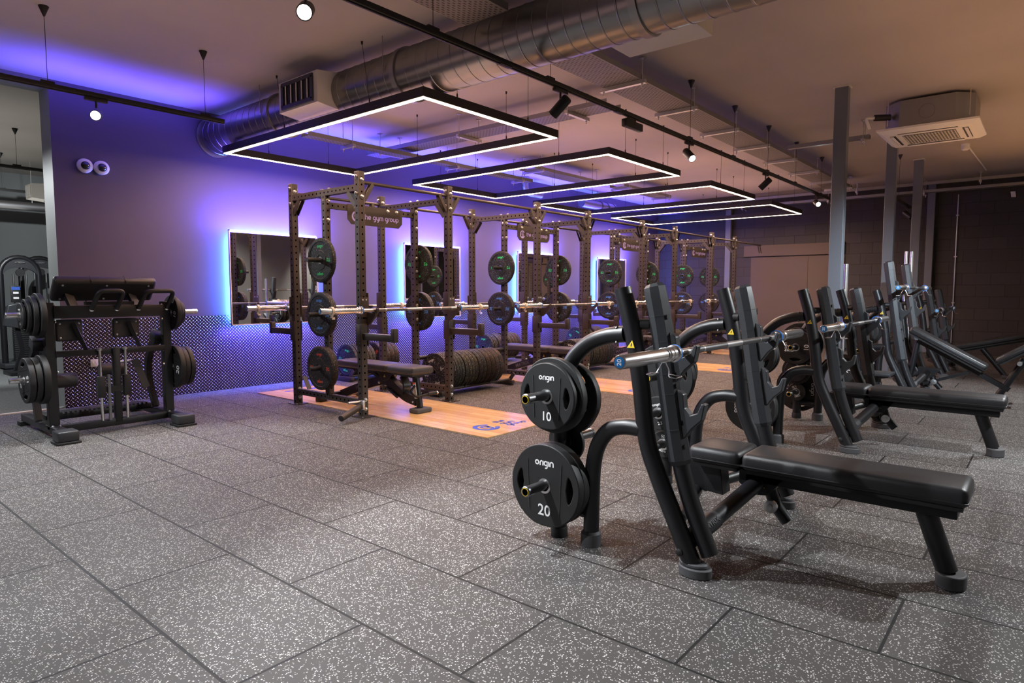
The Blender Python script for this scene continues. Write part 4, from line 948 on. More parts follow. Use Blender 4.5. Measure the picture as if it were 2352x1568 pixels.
def upright_side(t, q, tall=False):
    """q = -1 left (nearer the racks' near end), +1 right; x outward"""
    x = q*0.585; TR = 0.040
    Lp = smooth(P3(x, [(-3.580, 1.235), (-3.636, 1.04), (-3.680, 0.81), (-3.715, 0.56), (-3.775, 0.40), (-3.86, 0.22), (-3.945, 0.04)]), 6)
    u = MB().tube(Lp, TR, 20); u.build('rear_post', 'powder_black', t, ang=50)
    e = Lp[0]+(Lp[0]-Lp[1]).normalized()*0.002
    MB().box(e+V(-0.0, -TR+0.010, 0.002), (0.010, 0.024, 0.003)).box(e+V(0, -TR-0.001, -0.012), (0.010, 0.003, 0.022)).build('yellow_tab', 'ink_yellow', t)
    w_ = MB(); warn(w_, V(x+(-TR-0.0015), -3.652+Y0, 0.985), (0, -1, 0), (0, -0.2, 1), 0.035); w_.build('warning_label', None, t)
    xg = x-q*0.05; up = 0.30 if tall else 0.0; uy = 0.035 if tall else 0
    ctr = [(-3.715+uy, 1.24+up), (-3.757, 1.04), (-3.80, 0.77), (-3.838, 0.55), (-3.868, 0.42), (-3.915, 0.28), (-4.0, 0.085)]
    Gp = smooth(P3(xg, ctr), 6)
    MB().tube(Gp, 0.039, 20).build('front_post', 'powder_black', t, ang=50)
    MB().lathe([(0.0, 0), (0.033, 0), (0.037, 0.004), (0.037, 0.012)], Gp[-1]-(Gp[-1]-Gp[-2]).normalized()*0.004, (Gp[-1]-Gp[-2])*-1, 18).build('post_cap', 'rubber_black', t)
    # octagonal hook housing
    hc = [p for p in Gp if p.z > 0.46]; k = len(hc)
    m = MB(); rr = [0.036]+[0.047]*(k-2)+[0.040]
    m.tube([hc[0]+V(0, 0.004, 0.014)]+hc, [0.037]+[0.050]+[0.052]*(k-2)+[0.042], 8)
    m.build('hook_housing', 'plastic_grey', t, ang=20)
    s = MB()
    for z in (1.12+up, 1.0+up/2, 0.86, 0.77, 0.60):
        i = min(range(k), key=lambda i: abs(hc[i].z-z)); d = (hc[max(i-1, 0)]-hc[min(i+1, k-1)]).normalized()
        s.lathe([(0.0523, -0.001), (0.0528, 0), (0.0523, 0.001)], hc[i], d, 8)
    s.build('housing_seams', 'rubber_black', t)
    hb = MB()
    for z in (1.10, 0.86, 0.80, 0.66, 0.54):
        i = min(range(k), key=lambda i: abs(hc[i].z-z-up*0.5)); hb.lathe([(0.010, 0), (0.012, 0.001), (0.0, 0.0015)], hc[i]+V(q*0.020, -0.0475, 0), (0, -1, 0), 12)
    hb.build('housing_holes', 'rubber_black', t)
    # strip and bar hooks on the front of the housing
    for z in ((0.915, 0.665) if not tall else (1.215, 0.985)):
        yb = -3.80+(0.8-z)*-0.16-0.03
        hk = MB().prism([(0.012, -0.13), (-0.055, -0.035), (-0.098, 0.005), (-0.112, 0.075), (-0.096, 0.078), (-0.078, 0.035), (-0.045, 0.022), (-0.018, 0.05), (-0.012, 0.11), (0.018, 0.13)], (xg-0.022, yb+Y0-0.006, z), (0, 1, 0), (0, 0, 1), (0.044, 0, 0))
        hk.build('bar_hook', 'plastic_grey', t, bevel=0.004)
    # stub between posts
    MB().lathe([(0.018, -0.07), (0.018, 0.07)], V((x+xg)/2, (-3.62-3.745)/2+Y0, 1.075), (xg-x, -0.125, 0), 16).lathe([(0.024, -0.02), (0.024, 0.02)], V((x+xg)/2, (-3.62-3.745)/2+Y0, 1.075), (xg-x, -0.125, 0), 16).build('post_spacer', 'rubber_black', t)
    # storage loop, post and leg
    MB().tube(smooth(P3(x, [(-3.60, 1.03), (-3.50, 1.015), (-3.40, 0.975), (-3.315, 0.90), (-3.262, 0.80), (-3.245, 0.68), (-3.24, 0.5), (-3.236, 0.25), (-3.235, 0.045)]), 6), 0.038, 20).build('storage_post', 'powder_black', t, ang=50)
    MB().tube(smooth(P3(x, [(-3.69, 0.605), (-3.60, 0.603), (-3.52, 0.575), (-3.462, 0.50), (-3.435, 0.40), (-3.428, 0.28), (-3.424, 0.05)]), 6), 0.038, 20).build('storage_leg', 'powder_black', t, ang=50)
    MB().tube(P3(x, [(-3.24, 0.15), (-3.42, 0.15)]), 0.024, 14).build('link_tube', 'powder_black', t)
    b = MB()
    for z in (0.99, 1.055): bolt(b, V(x-0.02, -3.572+Y0+0.004, z), (0, 1, 0), 0.008)
    b.build('bolts', 'dark_steel', t)
    MB().lathe([(0.040, 0.072), (0.049, 0.060), (0.050, 0.0)], V(x, -3.424+Y0, 0), n=24).build('leg_foot', 'foot_grey', t)
    MB().lathe([(0.040, 0.05), (0.042, 0.045), (0.043, 0.0)], V(x, -3.235+Y0, 0), n=24).build('post_foot', 'rubber_black', t)
    f = [(0.050*math.cos(a), 0.074*math.sin(a)) for a in [2*PI*j/20 for j in range(20)]]
    MB().prism(f, V(x, -3.955+Y0, 0), (1, 0, 0), (0, 1, 0), (0, 0, 0.042)).prism([(a*0.82, b_*0.86) for a, b_ in f], V(x, -3.95+Y0, 0.042), (1, 0, 0), (0, 1, 0), (0, 0.006, 0.018)).build('front_foot', 'foot_grey', t, bevel=0.005)
    MB().lathe([(0.014, 0), (0.016, 0.003), (0.016, 0.012), (0.008, 0.016), (0, 0.016)], V(x-0.034, -3.90+Y0, 0.10), (-1, 0, 0), 14).build('foot_bolt', 'rubber_black', t)
    # plate horns
    for z, sd in HORNS:
        h = MB().lathe([(0.034, 0.030), (0.034, 0.038), (0.0235, 0.040), (0.0235, 0.262), (0.026, 0.264), (0.026, 0.278), (0.022, 0.282), (0.019, 0.282)], V(x, -3.24+Y0, z), (q*sd, 0, 0), 22)
        hh = h.build('plate_horn', 'dark_steel', t)
        MB().lathe([(0.0165, 0.2820), (0.0195, 0.2830)], V(x, -3.24+Y0, z), (q*sd, 0, 0), 20).build('yellow_ring', 'ink_yellow', hh)
        MB().lathe([(0.0, 0.2836), (0.0165, 0.2836)], V(x, -3.24+Y0, z), (q*sd, 0, 0), 20).build('horn_cap', 'dark_steel', hh)
HORNS = [(0.725, 1), (0.290, 1), (0.700, -1), (0.475, -1), (0.265, -1)]
def bench_core(t, kind):
    # lower cross frame
    for q in (-1, 1):
        MB().tube([V(q*0.575, -3.905+Y0, 0.125), V(q*0.06, -4.03+Y0, 0.300)], 0.038, 18).build('cross_tube', 'powder_black', t, ang=50)
        MB().lathe([(0.0425, -0.07), (0.0425, 0.07)], V(q*0.44, -3.937+Y0, 0.171), (q*0.515, 0.125, -0.175), 20).build('tube_sleeve', 'plastic_grey', t)
        MB().tube([V(q*0.575, -3.865+Y0, 0.215), V(q*0.05, -3.72+Y0, 0.20)], 0.03, 16).build('rear_tube', 'powder_black', t, ang=50)
    f = MB(); strokes(f, 'm', (0, 0, -5), (1, 0, 0), (0, 1, 0), 0.001)
    lm = MB(); dirx = V(0.515, -0.125, 0.175).normalized(); upv = V(-0.0, 0.55, 0.83); upv = (upv-dirx*upv.dot(dirx)).normalized(); nrm = dirx.cross(upv)
    sidev = nrm if nrm.y < 0 else -nrm
    font(lm, 'MATRIX', V(-0.44, -3.937+Y0, 0.171)+sidev*0.044, dirx, upv if dirx.cross(upv).dot(sidev) > 0 else -upv, 0.032); lm.build('sleeve_lettering', 'ink_grey', t)
    MB().prism([(-0.06, 0), (0.13, 0.015), (0.13, 0.17), (-0.04, 0.17)], V(-0.05, -3.80+Y0, 0.20), (0, 1, 0), (0, 0, 1), (0.10, 0, 0)).build('seat_bracket', 'powder_black', t, bevel=0.004)
    MB().prism([(-0.10, 0.0), (-0.02, -0.10), (0.06, -0.11), (0.12, -0.06), (0.12, 0.01)], V(-0.055, -4.06+Y0, 0.345), (0, 1, 0), (0, 0, 1), (0.11, 0, 0)).build('pivot_bracket', 'powder_black', t, bevel=0.003)
    w_ = MB(); warn(w_, V(-0.0562, -4.05+Y0, 0.29), (0, -1, 0), (0, 0, 1), 0.03); w_.build('warning_label', None, t)
    MB().lathe([(0.030, 0), (0.030, 0.02), (0.015, 0.022), (0.015, 0.035), (0, 0.035)], V(-0.055, -4.10+Y0, 0.20), (-1, 0, 0), 20).build('pivot_bearing', 'steel', t)
    MB().tube([V(0, -4.06+Y0, 0.30), V(0, -4.10+Y0, 0.19), V(0, -4.16+Y0, 0.12)], 0.03, 14).build('pivot_stub', 'powder_black', t)
    if kind == 'flat':
        pad('seat_pad', 'vinyl_bench', (0, -3.838+Y0, 0.408), (0.275, 0.262, 0.085), t)
        pad('back_pad', 'vinyl_bench', (0, -4.422+Y0, 0.408), (0.275, 0.895, 0.085), t)
        MB().box((0, -4.40+Y0, 0.325), (0.11, 0.86, 0.055), ch=0.004).build('pad_rail', 'powder_black', t)
        MB().tube([V(0, -4.715+Y0, 0.30), V(0, -4.80+Y0, 0.06)], 0.041, 18).build('end_leg', 'powder_black', t)
        f = [(0.068*math.cos(a), 0.056*math.sin(a)) for a in [2*PI*j/20 for j in range(20)]]
        MB().prism(f, V(0, -4.815+Y0, 0), (1, 0, 0), (0, 1, 0), (0, 0, 0.06)).build('end_foot', 'foot_grey', t, bevel=0.006)
    elif kind == 'decline':
        a = -0.515
        MB().box((-0.81, -3.66+Y0, 0.335), (0.30, 0.30, 0.03), ch=0.006).build('spotter_step', 'plastic_grey', t)
        MB().tube([V(-0.80, -3.66+Y0, 0.32), V(-0.80, -3.66+Y0, 0.01)], 0.032, 14).build('step_post', 'powder_black', t)
        MB().tube([V(-0.80, -3.66+Y0, 0.29), V(-0.60, -3.72+Y0, 0.29)], 0.025, 12).build('step_bracket', 'powder_black', t)
        pad('back_pad', 'vinyl_bench', (0, -4.215+Y0, 0.585), (0.28, 0.83, 0.08), t, rot=(-a, 0, 0))
        pad('knee_pad', 'vinyl_bench', (0, -4.80+Y0, 0.56), (0.30, 0.34, 0.065), t, rot=(a-0.08, 0, 0))
        MB().bar(V(0, -3.92+Y0, 0.66), V(0, -4.78+Y0, 0.165), 0.07, 0.05).build('pad_rail', 'powder_black', t)
        MB().bar(V(0, -3.99+Y0, 0.16), V(0, -4.42+Y0, 0.33), 0.03, 0.03).build('brace', 'powder_black', t)
        MB().tube([V(0, -4.90+Y0, 0.50), V(0, -4.66+Y0, 0.04)], 0.035, 16).build('end_leg', 'powder_black', t)
        MB().tube([V(-0.22, -4.86+Y0, 0.47), V(0.22, -4.86+Y0, 0.47)], 0.022, 14).build('roller_axle', 'steel', t)
        for q in (-1, 1): MB().lathe([(0.045, 0.06), (0.05, 0.07), (0.05, 0.20), (0.045, 0.21)], V(0, -4.95+Y0, 0.46), (q, 0, 0), 20).build('leg_roller', 'vinyl_bench', t)
        MB().box((0, -4.66+Y0, 0.02), (0.30, 0.10, 0.04), ch=0.008).build('end_foot', 'foot_grey', t)
        MB().tube([V(0, -3.92+Y0, 0.66), V(0, -3.86+Y0, 0.25)], 0.03, 14).build('head_post', 'powder_black', t)
    else:
        a = 0.255
        pad('back_pad', 'vinyl_bench', (0, -4.47+Y0, 0.515), (0.28, 1.0, 0.08), t, rot=(-a, 0, 0))
        MB().bar(V(0, -4.05+Y0, 0.345), V(0, -4.86+Y0, 0.555), 0.07, 0.05).build('pad_rail', 'powder_black', t)
        MB().tube([V(0, -4.35+Y0, 0.40), V(0, -4.62+Y0, 0.04)], 0.035, 16).build('end_leg', 'powder_black', t)
        MB().box((0, -4.64+Y0, 0.02), (0.24, 0.10, 0.04), ch=0.008).build('end_foot', 'foot_grey', t)
        pad('seat_pad', 'vinyl_bench', (0, -3.90+Y0, 0.42), (0.28, 0.16, 0.07), t)
BC = [(-0.655, 'flat', 'black flat bench press station, nearest the camera'), (2.115, 'flat', 'second black flat bench press station from the camera, behind the nearest one'),
      (4.885, 'decline', 'black bench press station with tall posts and downward sloping bench'), (7.65, 'incline', 'black bench press station farthest away, its long pad rising to the right')]
sc0 = None
bbs = None
for i, (cx, kind, lab) in enumerate(BC):
    t = thing('bench_press', (cx, -Y0, 0), lab, 'weight bench')
    for q in (-1, 1): upright_side(t, q, tall=(kind == 'decline'))
    bench_core(t, kind)
    bz = 1.262 if kind == 'decline' else 0.962; by = -3.872 if kind != 'incline' else -3.90
    b = copy_tree(bb0); b.location = (cx, by, bz)
    b['label'] = 'bare barbell resting on the hooks of the '+['nearest bench', 'second bench', 'tall sloping bench', 'farthest bench'][i]; b['group'] = 'barbells on the bench stations'
    for s in (-1, 1):
        if sc0 is None: sc0 = spring_clip(); c = sc0
        else: c = copy_tree(sc0)
        c.location = (cx+s*0.745, by, bz); c.rotation_euler = (0, 0, 0 if s < 0 else PI)
        c['label'] = 'chrome spring collar on the %s sleeve of the barbell, %s' % ('left' if s < 0 else 'right', ['nearest bench', 'second bench', 'tall sloping bench', 'farthest bench'][i]); c['group'] = 'spring collars on the bench barbells'
BN = ['nearest bench', 'second bench', 'third bench', 'farthest bench']
def bench_plates(i, items):
    cx = BC[i][0]
    use = {}
    for q, sd, lvl, kg, rot in items:          # q side, sd outward(+1)/inward(-1), lvl index, plates stacked outward
        z = {(1, 0): 0.725, (1, 1): 0.290, (-1, 0): 0.700, (-1, 1): 0.475, (-1, 2): 0.265}[(sd, lvl)]
        key = (q, sd, lvl); off = use.get(key, 0.040); th = GD[kg][1]
        x = cx+q*0.585+q*sd*(off+th/2); use[key] = off+th+0.002
        nth = use.get((key, 'n'), 0); use[(key, 'n')] = nth+1
        lab = '%s kg grip plate, %s horn, %s post of %s%s' % (str(kg), {(1, 0): 'upper outer', (1, 1): 'lower outer', (-1, 0): 'upper inner', (-1, 1): 'middle inner', (-1, 2): 'lower inner'}[(sd, lvl)], 'left' if q < 0 else 'right', BN[i], [', innermost', ', second', ', third', ', outermost'][nth] if sum(1 for it in items if it[:3] == (q, sd, lvl)) > 1 else '')
        grip_plate(kg, lab, (x, -3.24, z-0.006), math.radians(rot), face=-1 if q*sd < 0 or True else 1)
bench_plates(0, [(-1, 1, 0, 15, 10), (-1, 1, 0, 10, 0), (-1, 1, 1, 20, 20), (-1, 1, 1, 20, 0), (-1, -1, 0, 15, -60), (-1, -1, 1, 2.5, -30), (-1, -1, 2, 5, 30),
                 (1, -1, 0, 20, -20), (1, -1, 1, 2.5, 10), (1, -1, 1, 2.5, 50), (1, -1, 1, 2.5, 80), (1, -1, 1, 2.5, -15), (1, -1, 2, 1.25, 190), (1, 1, 0, 10, 0), (1, 1, 1, 15, 30)])
bench_plates(1, [(-1, 1, 0, 15, 90), (-1, 1, 0, 15, 40), (-1, 1, 1, 20, -90), (-1, 1, 1, 20, -90), (-1, -1, 0, 10, 20), (-1, -1, 1, 2.5, 0),
                 (1, -1, 0, 15, -90), (1, -1, 0, 10, -90), (1, -1, 1, 5, 150), (1, -1, 1, 2.5, 30), (1, -1, 2, 1.25, 160), (1, 1, 0, 20, 60), (1, 1, 1, 25, 90)])
bench_plates(2, [(-1, 1, 0, 15, -80), (-1, 1, 0, 10, -80), (-1, 1, 1, 20, -120), (-1, -1, 0, 10, 0), (1, -1, 0, 15, -90), (1, -1, 0, 5, 90), (1, -1, 1, 2.5, 0), (1, -1, 2, 1.25, 0), (1, 1, 0, 20, 0), (1, 1, 1, 20, 60)])
bench_plates(3, [(-1, 1, 0, 15, 60), (-1, 1, 1, 20, 0), (1, -1, 0, 10, -80), (1, -1, 1, 2.5, 0), (1, 1, 1, 20, 60)])

# upright bars stored behind the benches
for x, y, z1, lab in ((3.95, -3.343, 1.521, 'single upright steel bar end behind the nearest steel column'), (6.5, -3.52, 1.77, 'left one of two upright steel bars with a yellow band, behind the benches'), (6.5, -3.585, 1.765, 'right one of two upright steel bars behind the benches')):
    t = thing('upright_bar', (x, y, 0), lab, 'bar')
    MB().cyl((0, 0, 0.75), (0, 0, z1), 0.0245, 16).build('sleeve', 'chrome', t)
    MB().cyl((0, 0, 0.10), (0, 0, 0.74), 0.014, 12).build('shaft', 'steel', t)
    MB().lathe([(0.031, 0), (0.031, 0.02), (0.030, 0.03), (0.028, 0.16)], (0, 0, 0), n=20).build('stand', 'rubber_black', t)
    if 'left' in lab: MB().lathe([(0.026, -0.012), (0.040, -0.012), (0.040, 0.012), (0.026, 0.012)], (0, 0, 1.56), n=20, closed=True).build('yellow_band', 'ink_yellow', t)

# ------------------------------------------------------------------ adjustable benches in the racks
def make_adj():
    t = thing('adjustable_bench', (0, 0, 0), 'x', 'bench', 'adjustable benches on the platforms')
    pad('back_pad', 'vinyl', (0, 0.54, 0.425), (0.27, 0.86, 0.075), t, r=0.022)
    pad('seat_pad', 'vinyl', (0, -0.12, 0.425), (0.29, 0.40, 0.075), t, r=0.022)
    MB().rtube(smooth([(0, 1.02, 0.055), (0, 0.80, 0.13), (0, 0.50, 0.225), (0, 0.30, 0.275), (0, 0.17, 0.27), (0, 0.05, 0.20), (0, -0.08, 0.14), (0, -0.24, 0.11)], 6), 0.07, 0.092).build('spine_tube', 'powder_black', t)
    lm = MB(); font(lm, 'MATRIX', (-0.0362, 0.62, 0.188), (0, -1, 0.30), (0, 0.30, 1), 0.07); lm.build('spine_lettering', 'ink_grey', t)
    MB().tube([V(0, -0.21, 0.36), V(0, -0.265, 0.05)], 0.034, 18).build('front_post', 'powder_black', t)
    MB().box((0, -0.275, 0.024), (0.20, 0.13, 0.048), ch=0.014).build('front_foot', 'foot_grey', t)
    MB().box((0, 1.05, 0.055), (0.52, 0.07, 0.06), ch=0.004).build('rear_bar', 'powder_black', t)
    for s in (-1, 1): MB().box((s*0.27, 1.05, 0.045), (0.09, 0.10, 0.09), ch=0.008).build('wheel_foot', 'rubber_black', t)
    MB().tube(fillet([V(-0.035, -0.235, 0.27), V(-0.09, -0.22, 0.21), V(-0.06, -0.29, 0.16), V(0.04, -0.33, 0.185), V(0.10, -0.35, 0.19)], 0.03), 0.013, 12).build('carry_handle', 'powder_black', t)
    MB().tube([V(0.05, -0.335, 0.187), V(0.14, -0.365, 0.192)], 0.019, 16).build('grip', 'rubber_black', t)
    MB().lathe([(0, 0), (0.019, 0), (0.019, 0.008), (0, 0.008)], V(0.14, -0.365, 0.192), (0.09, -0.03, 0.005), 16).build('grip_cap', 'chrome', t)
    MB().box((-0.0355, -0.235, 0.22), (0.006, 0.036, 0.16), rot=(-0.176, 0, 0)).build('label_sticker', 'ink_white', t, ang=30)
    MB().box((-0.036, -0.222, 0.292), (0.006, 0.0362, 0.016), rot=(-0.176, 0, 0)).build('label_header', 'ink_red', t)
    MB().prism([(0, 0.0), (0.10, -0.09), (0.19, -0.10), (0.28, 0.0)], V(-0.045, 0.08, 0.38), (0, 1, 0), (0, 0, 1), (0.09, 0, 0)).build('hinge_bracket', 'powder_black', t, bevel=0.003)
    MB().bar((0, 0.75, 0.375), (0, -0.02, 0.375), 0.06, 0.03).bar((0, -0.02, 0.365), (0, -0.25, 0.365), 0.09, 0.035).build('pad_frame', 'powder_black', t)
    MB().bar((0.0, 0.50, 0.36), (0, 0.14, 0.20), 0.035, 0.03).build('incline_strut', 'powder_black', t)
    MB().rtube(fillet([(0, -0.02, 0.34), (0, -0.08, 0.25), (0, -0.05, 0.17)], 0.05), 0.09, 0.02).build('ladder_plate', 'powder_black', t)
    MB().tube([V(-0.04, 0.20, 0.21), V(-0.05, 0.02, 0.13)], 0.015, 12).build('adjust_handle', 'rubber_black', t)
    w_ = MB(); warn(w_, V(-0.0462, 0.23, 0.33), (0, -1, 0), (0, 0, 1), 0.03); w_.build('warning_label', None, t)
    b = MB(); bolt(b, V(-0.031, 0.33, 0.255), (-1, 0, 0), 0.014); bolt(b, V(-0.031, -0.20, 0.10), (-1, 0, 0), 0.01); b.build('bolts', 'steel', t)
    return t
ab = make_adj()
for i in range(4):
    o = ab if i == 0 else copy_tree(ab)
    o.location = (PITCH*i+0.52, 0.02 if i != 3 else -0.15, 0.008); o['label'] = 'flat-set adjustable bench with charcoal pads on the platform '+ORD[i]

# ------------------------------------------------------------------ plate-loaded machine at the left
def q_(x, y, z): return V(x+1.72, y-1.3, z)
t = thing('plate_loaded_machine', (-1.72, 1.3, 0), 'black plate-loaded press machine with U handles and a wide padded top, by the tall opening', 'gym machine')
for x in (-2.19, -1.27):
    MB().box(q_(x, 1.56, 0.072), (0.075, 1.10, 0.06), ch=0.004).build('side_rail', 'powder_black', t)
    MB().box(q_(x, 0.98, 0.062), (0.15, 0.16, 0.085), ch=0.012).build('front_foot', 'plastic_grey', t)
    MB().box(q_(x, 0.98, 0.01), (0.17, 0.18, 0.02), ch=0.005).build('foot_pad', 'rubber_black', t)
    MB().box(q_(x, 2.10, 0.02), (0.12, 0.10, 0.04), ch=0.005).build('rear_foot', 'rubber_black', t)
    MB().box(q_(x, 1.28, 0.60), (0.075, 0.065, 1.06)).build('side_post', 'powder_black', t, bevel=0.005)
    b = MB()
    for z in (1.10, 0.97, 0.68, 0.55): bolt(b, q_(x+0.038 if x < -2 else x-0.038, 1.25, z), (1 if x < -2 else -1, 0, 0), 0.009)
    for dx in (-0.025, 0.025): bolt(b, q_(x+dx, 1.21, 0.103), (0, 0, 1), 0.009)
    b.build('bolts', 'steel', t)
MB().box(q_(-1.73, 1.25, 0.07), (0.86, 0.06, 0.06), ch=0.004).build('front_beam', 'powder_black', t)
MB().box(q_(-1.73, 1.26, 1.05), (0.86, 0.06, 0.105), ch=0.004).build('top_beam', 'powder_black', t)
MB().box(q_(-1.73, 1.26, 0.70), (0.86, 0.05, 0.05), ch=0.004).build('middle_beam', 'powder_black', t)
MB().box(q_(-1.73, 1.28, 1.12), (0.38, 0.05, 0.03)).build('top_plate', 'powder_black', t)
m = MB().box(q_(-1.73, 1.72, 0.115), (0.86, 0.22, 0.05), ch=0.004)
m.build('foot_step', 'powder_black', t)
m = MB()
for k in range(22): m.box(q_(-2.12+k*0.037, 1.62, 0.146), (0.016, 0.02, 0.016))
m.build('step_teeth', 'rubber_black', t)
MB().box(q_(-1.715, 1.24, 0.40), (0.055, 0.05, 0.66), ch=0.003).build('centre_post', 'powder_black', t)
for x in (-1.845, -1.645):
    MB().cyl(q_(x, 1.22, 0.10), q_(x, 1.22, 0.72), 0.013, 16).build('guide_rod', 'chrome', t)
    MB().box(q_(x, 1.22, 0.395), (0.055, 0.055, 0.185), ch=0.006).build('guide_sleeve', 'rubber_black', t)
    MB().lathe([(0.014, 0), (0.022, 0.002), (0.022, 0.02), (0.014, 0.022)], q_(x, 1.22, 0.71), n=14).build('rod_collar', 'steel', t)
MB().box(q_(-1.745, 1.22, 0.37), (0.18, 0.03, 0.05)).build('carriage', 'rubber_black', t)
MB().bar(q_(-1.79, 1.20, 0.50), q_(-1.79, 1.20, 0.10), 0.02, 0.02).build('link_rod', 'dark_steel', t)
R_ = (0.95, 0, 0)
pd = MB().box(q_(-1.735, 1.36, 1.245), (0.80, 0.24, 0.075), Euler((-0.85, 0, 0)).to_matrix(), ch=0.024).build('top_pad', 'vinyl', t, ang=50)
sm_ = MB()
for dx in (-0.135, 0.135): sm_.box(q_(-1.735+dx, 1.36, 1.245), (0.006, 0.243, 0.078), Euler((-0.85, 0, 0)).to_matrix(), ch=0.002)
sm_.build('pad_seam', 'rubber_black', pd)
ub = MB().box(q_(-1.735, 1.36-0.751*0.039, 1.245-0.66*0.039), (0.74, 0.19, 0.01), Euler((-0.85, 0, 0)).to_matrix()); ub.build('pad_board', 'rubber_black', pd)
sc = MB()
for dx in (-0.34, -0.01, 0.33):
    for k in (-0.075, 0.075): bolt(sc, q_(-1.735+dx, 1.36-0.751*0.044+k*0.66, 1.245-0.66*0.044-k*0.751), (0, -0.751, -0.66), 0.007)
sc.build('pad_screws', 'steel', pd)
for x in (-1.99, -1.50): MB().bar(q_(x, 1.30, 1.06), q_(x-0.03, 1.36, 1.20), 0.075, 0.03).build('pad_support', 'powder_black', t)
for xa, xb in ((-1.885, -1.69), (-1.515, -1.27)):
    MB().tube(fillet([q_(xa, 1.24, 1.06), q_(xa+0.035, 1.14, 1.225), q_(xb+0.03, 1.14, 1.228), q_(xb, 1.24, 1.065)], 0.045, 6), 0.020, 16).build('handle', 'rubber_black', t)
    for x in (xa, xb): MB().lathe([(0.024, 0), (0.024, 0.012)], q_(x, 1.24, 1.062), (0, -0.5, 0.85), 16).build('handle_collar', 'chrome', t)
for xa, xb, zb in ((-2.13, -1.93, 0.80), (-1.70, -1.48, 0.81)):
    o = MB().box(q_((xa+xb)/2, 1.34, (0.985+zb)/2), (xb-xa, 0.05, 0.985-zb), ch=0.016).build('thigh_pad', 'vinyl', t, ang=50)
    b = MB()
    for x in (xa+0.03, xb-0.03):
        for z in (zb+0.03, 0.95): bolt(b, q_(x, 1.315, z), (0, -1, 0), 0.006)
    b.build('pad_screws', 'steel', o)
for x in (-1.985, -1.56): MB().bar(q_(x-0.02, 1.30, 0.95), q_(x+0.06, 1.27, 0.71), 0.05, 0.03).build('pad_brace', 'powder_black', t)
for x, s in ((-2.24, 1), (-1.30, -1)):
    MB().rtube(smooth([q_(x, 1.42, 0.78), q_(x+s*0.0, 1.60, 0.62), q_(x+s*0.01, 1.62, 0.40), q_(x, 1.50, 0.12)], 6), 0.05, 0.055).build('swing_arm', 'powder_black', t)
    MB().box(q_(x, 1.40, 0.79), (0.10, 0.12, 0.09), rot=(0.4, 0, 0), ch=0.006).build('pivot_block', 'plastic_grey', t)
    MB().bar(q_(x-0.06, 1.35, 0.87), q_(x+0.08, 1.35, 0.845), 0.03, 0.014).build('pivot_clamp', 'steel', t)
MB().bar(q_(-1.50, 1.42, 0.60), q_(-1.42, 1.38, 0.10+0.23), 0.012, 0.06, up=(1, 0, 0)).build('linkage', 'foot_grey', t)
MB().tube([q_(-1.62, 1.45, 0.58), q_(-1.50, 1.45, 0.585)], 0.012, 12).build('pop_pin', 'steel', t)
MB().lathe([(0.05, 0), (0.064, 0.01), (0.064, 0.20), (0.05, 0.21)], q_(-2.17, 1.45, 0.455), (1, 0, 0), 24).build('roller', 'vinyl', t)
MB().lathe([(0.05, 0), (0.06, 0.01), (0.06, 0.20), (0.05, 0.21)], q_(-1.73, 1.62, 0.50), (1, 0, 0), 24).build('roller', 'vinyl', t)
for z, s, l in ((1.03, -1, 0.25), (0.505, -1, 0.25), (1.03, 1, 0.26), (0.52, 1, 0.21)):
    x = -2.22 if s < 0 else -1.24
    MB().lathe([(0.0235, 0), (0.0235, l), (0.020, l+0.004), (0.0, l+0.004)], q_(x, 1.28, z), (s, 0, 0), 22).build('plate_sleeve', 'chrome', t)
def mplates(x, s, z, lst, where):
    off = 0.015
    for k, (kg, rot) in enumerate(lst):
        th = GD[kg][1]
        grip_plate(kg, '%s kg black plate on the %s sleeve of the left machine%s' % (kg, where, ['', ', second out', ', third out', ', outermost'][k]), (x+s*(off+th/2), 1.28, z-0.006), math.radians(rot), group='black grip plates on the left machine'); off += th+0.006
mplates(-2.22, -1, 1.03, [(15, 80), (10, 40), (5, 90), (2.5, 0)], 'upper left')
mplates(-2.22, -1, 0.505, [(20, -90), (15, 30), (15, -100)], 'lower left')
mplates(-1.24, 1, 1.03, [(10, -80), (5, 20), (2.5, 10)], 'upper right')
mplates(-1.24, 1, 0.52, [(20, -80), (15, 60), (15, 0)], 'lower right')

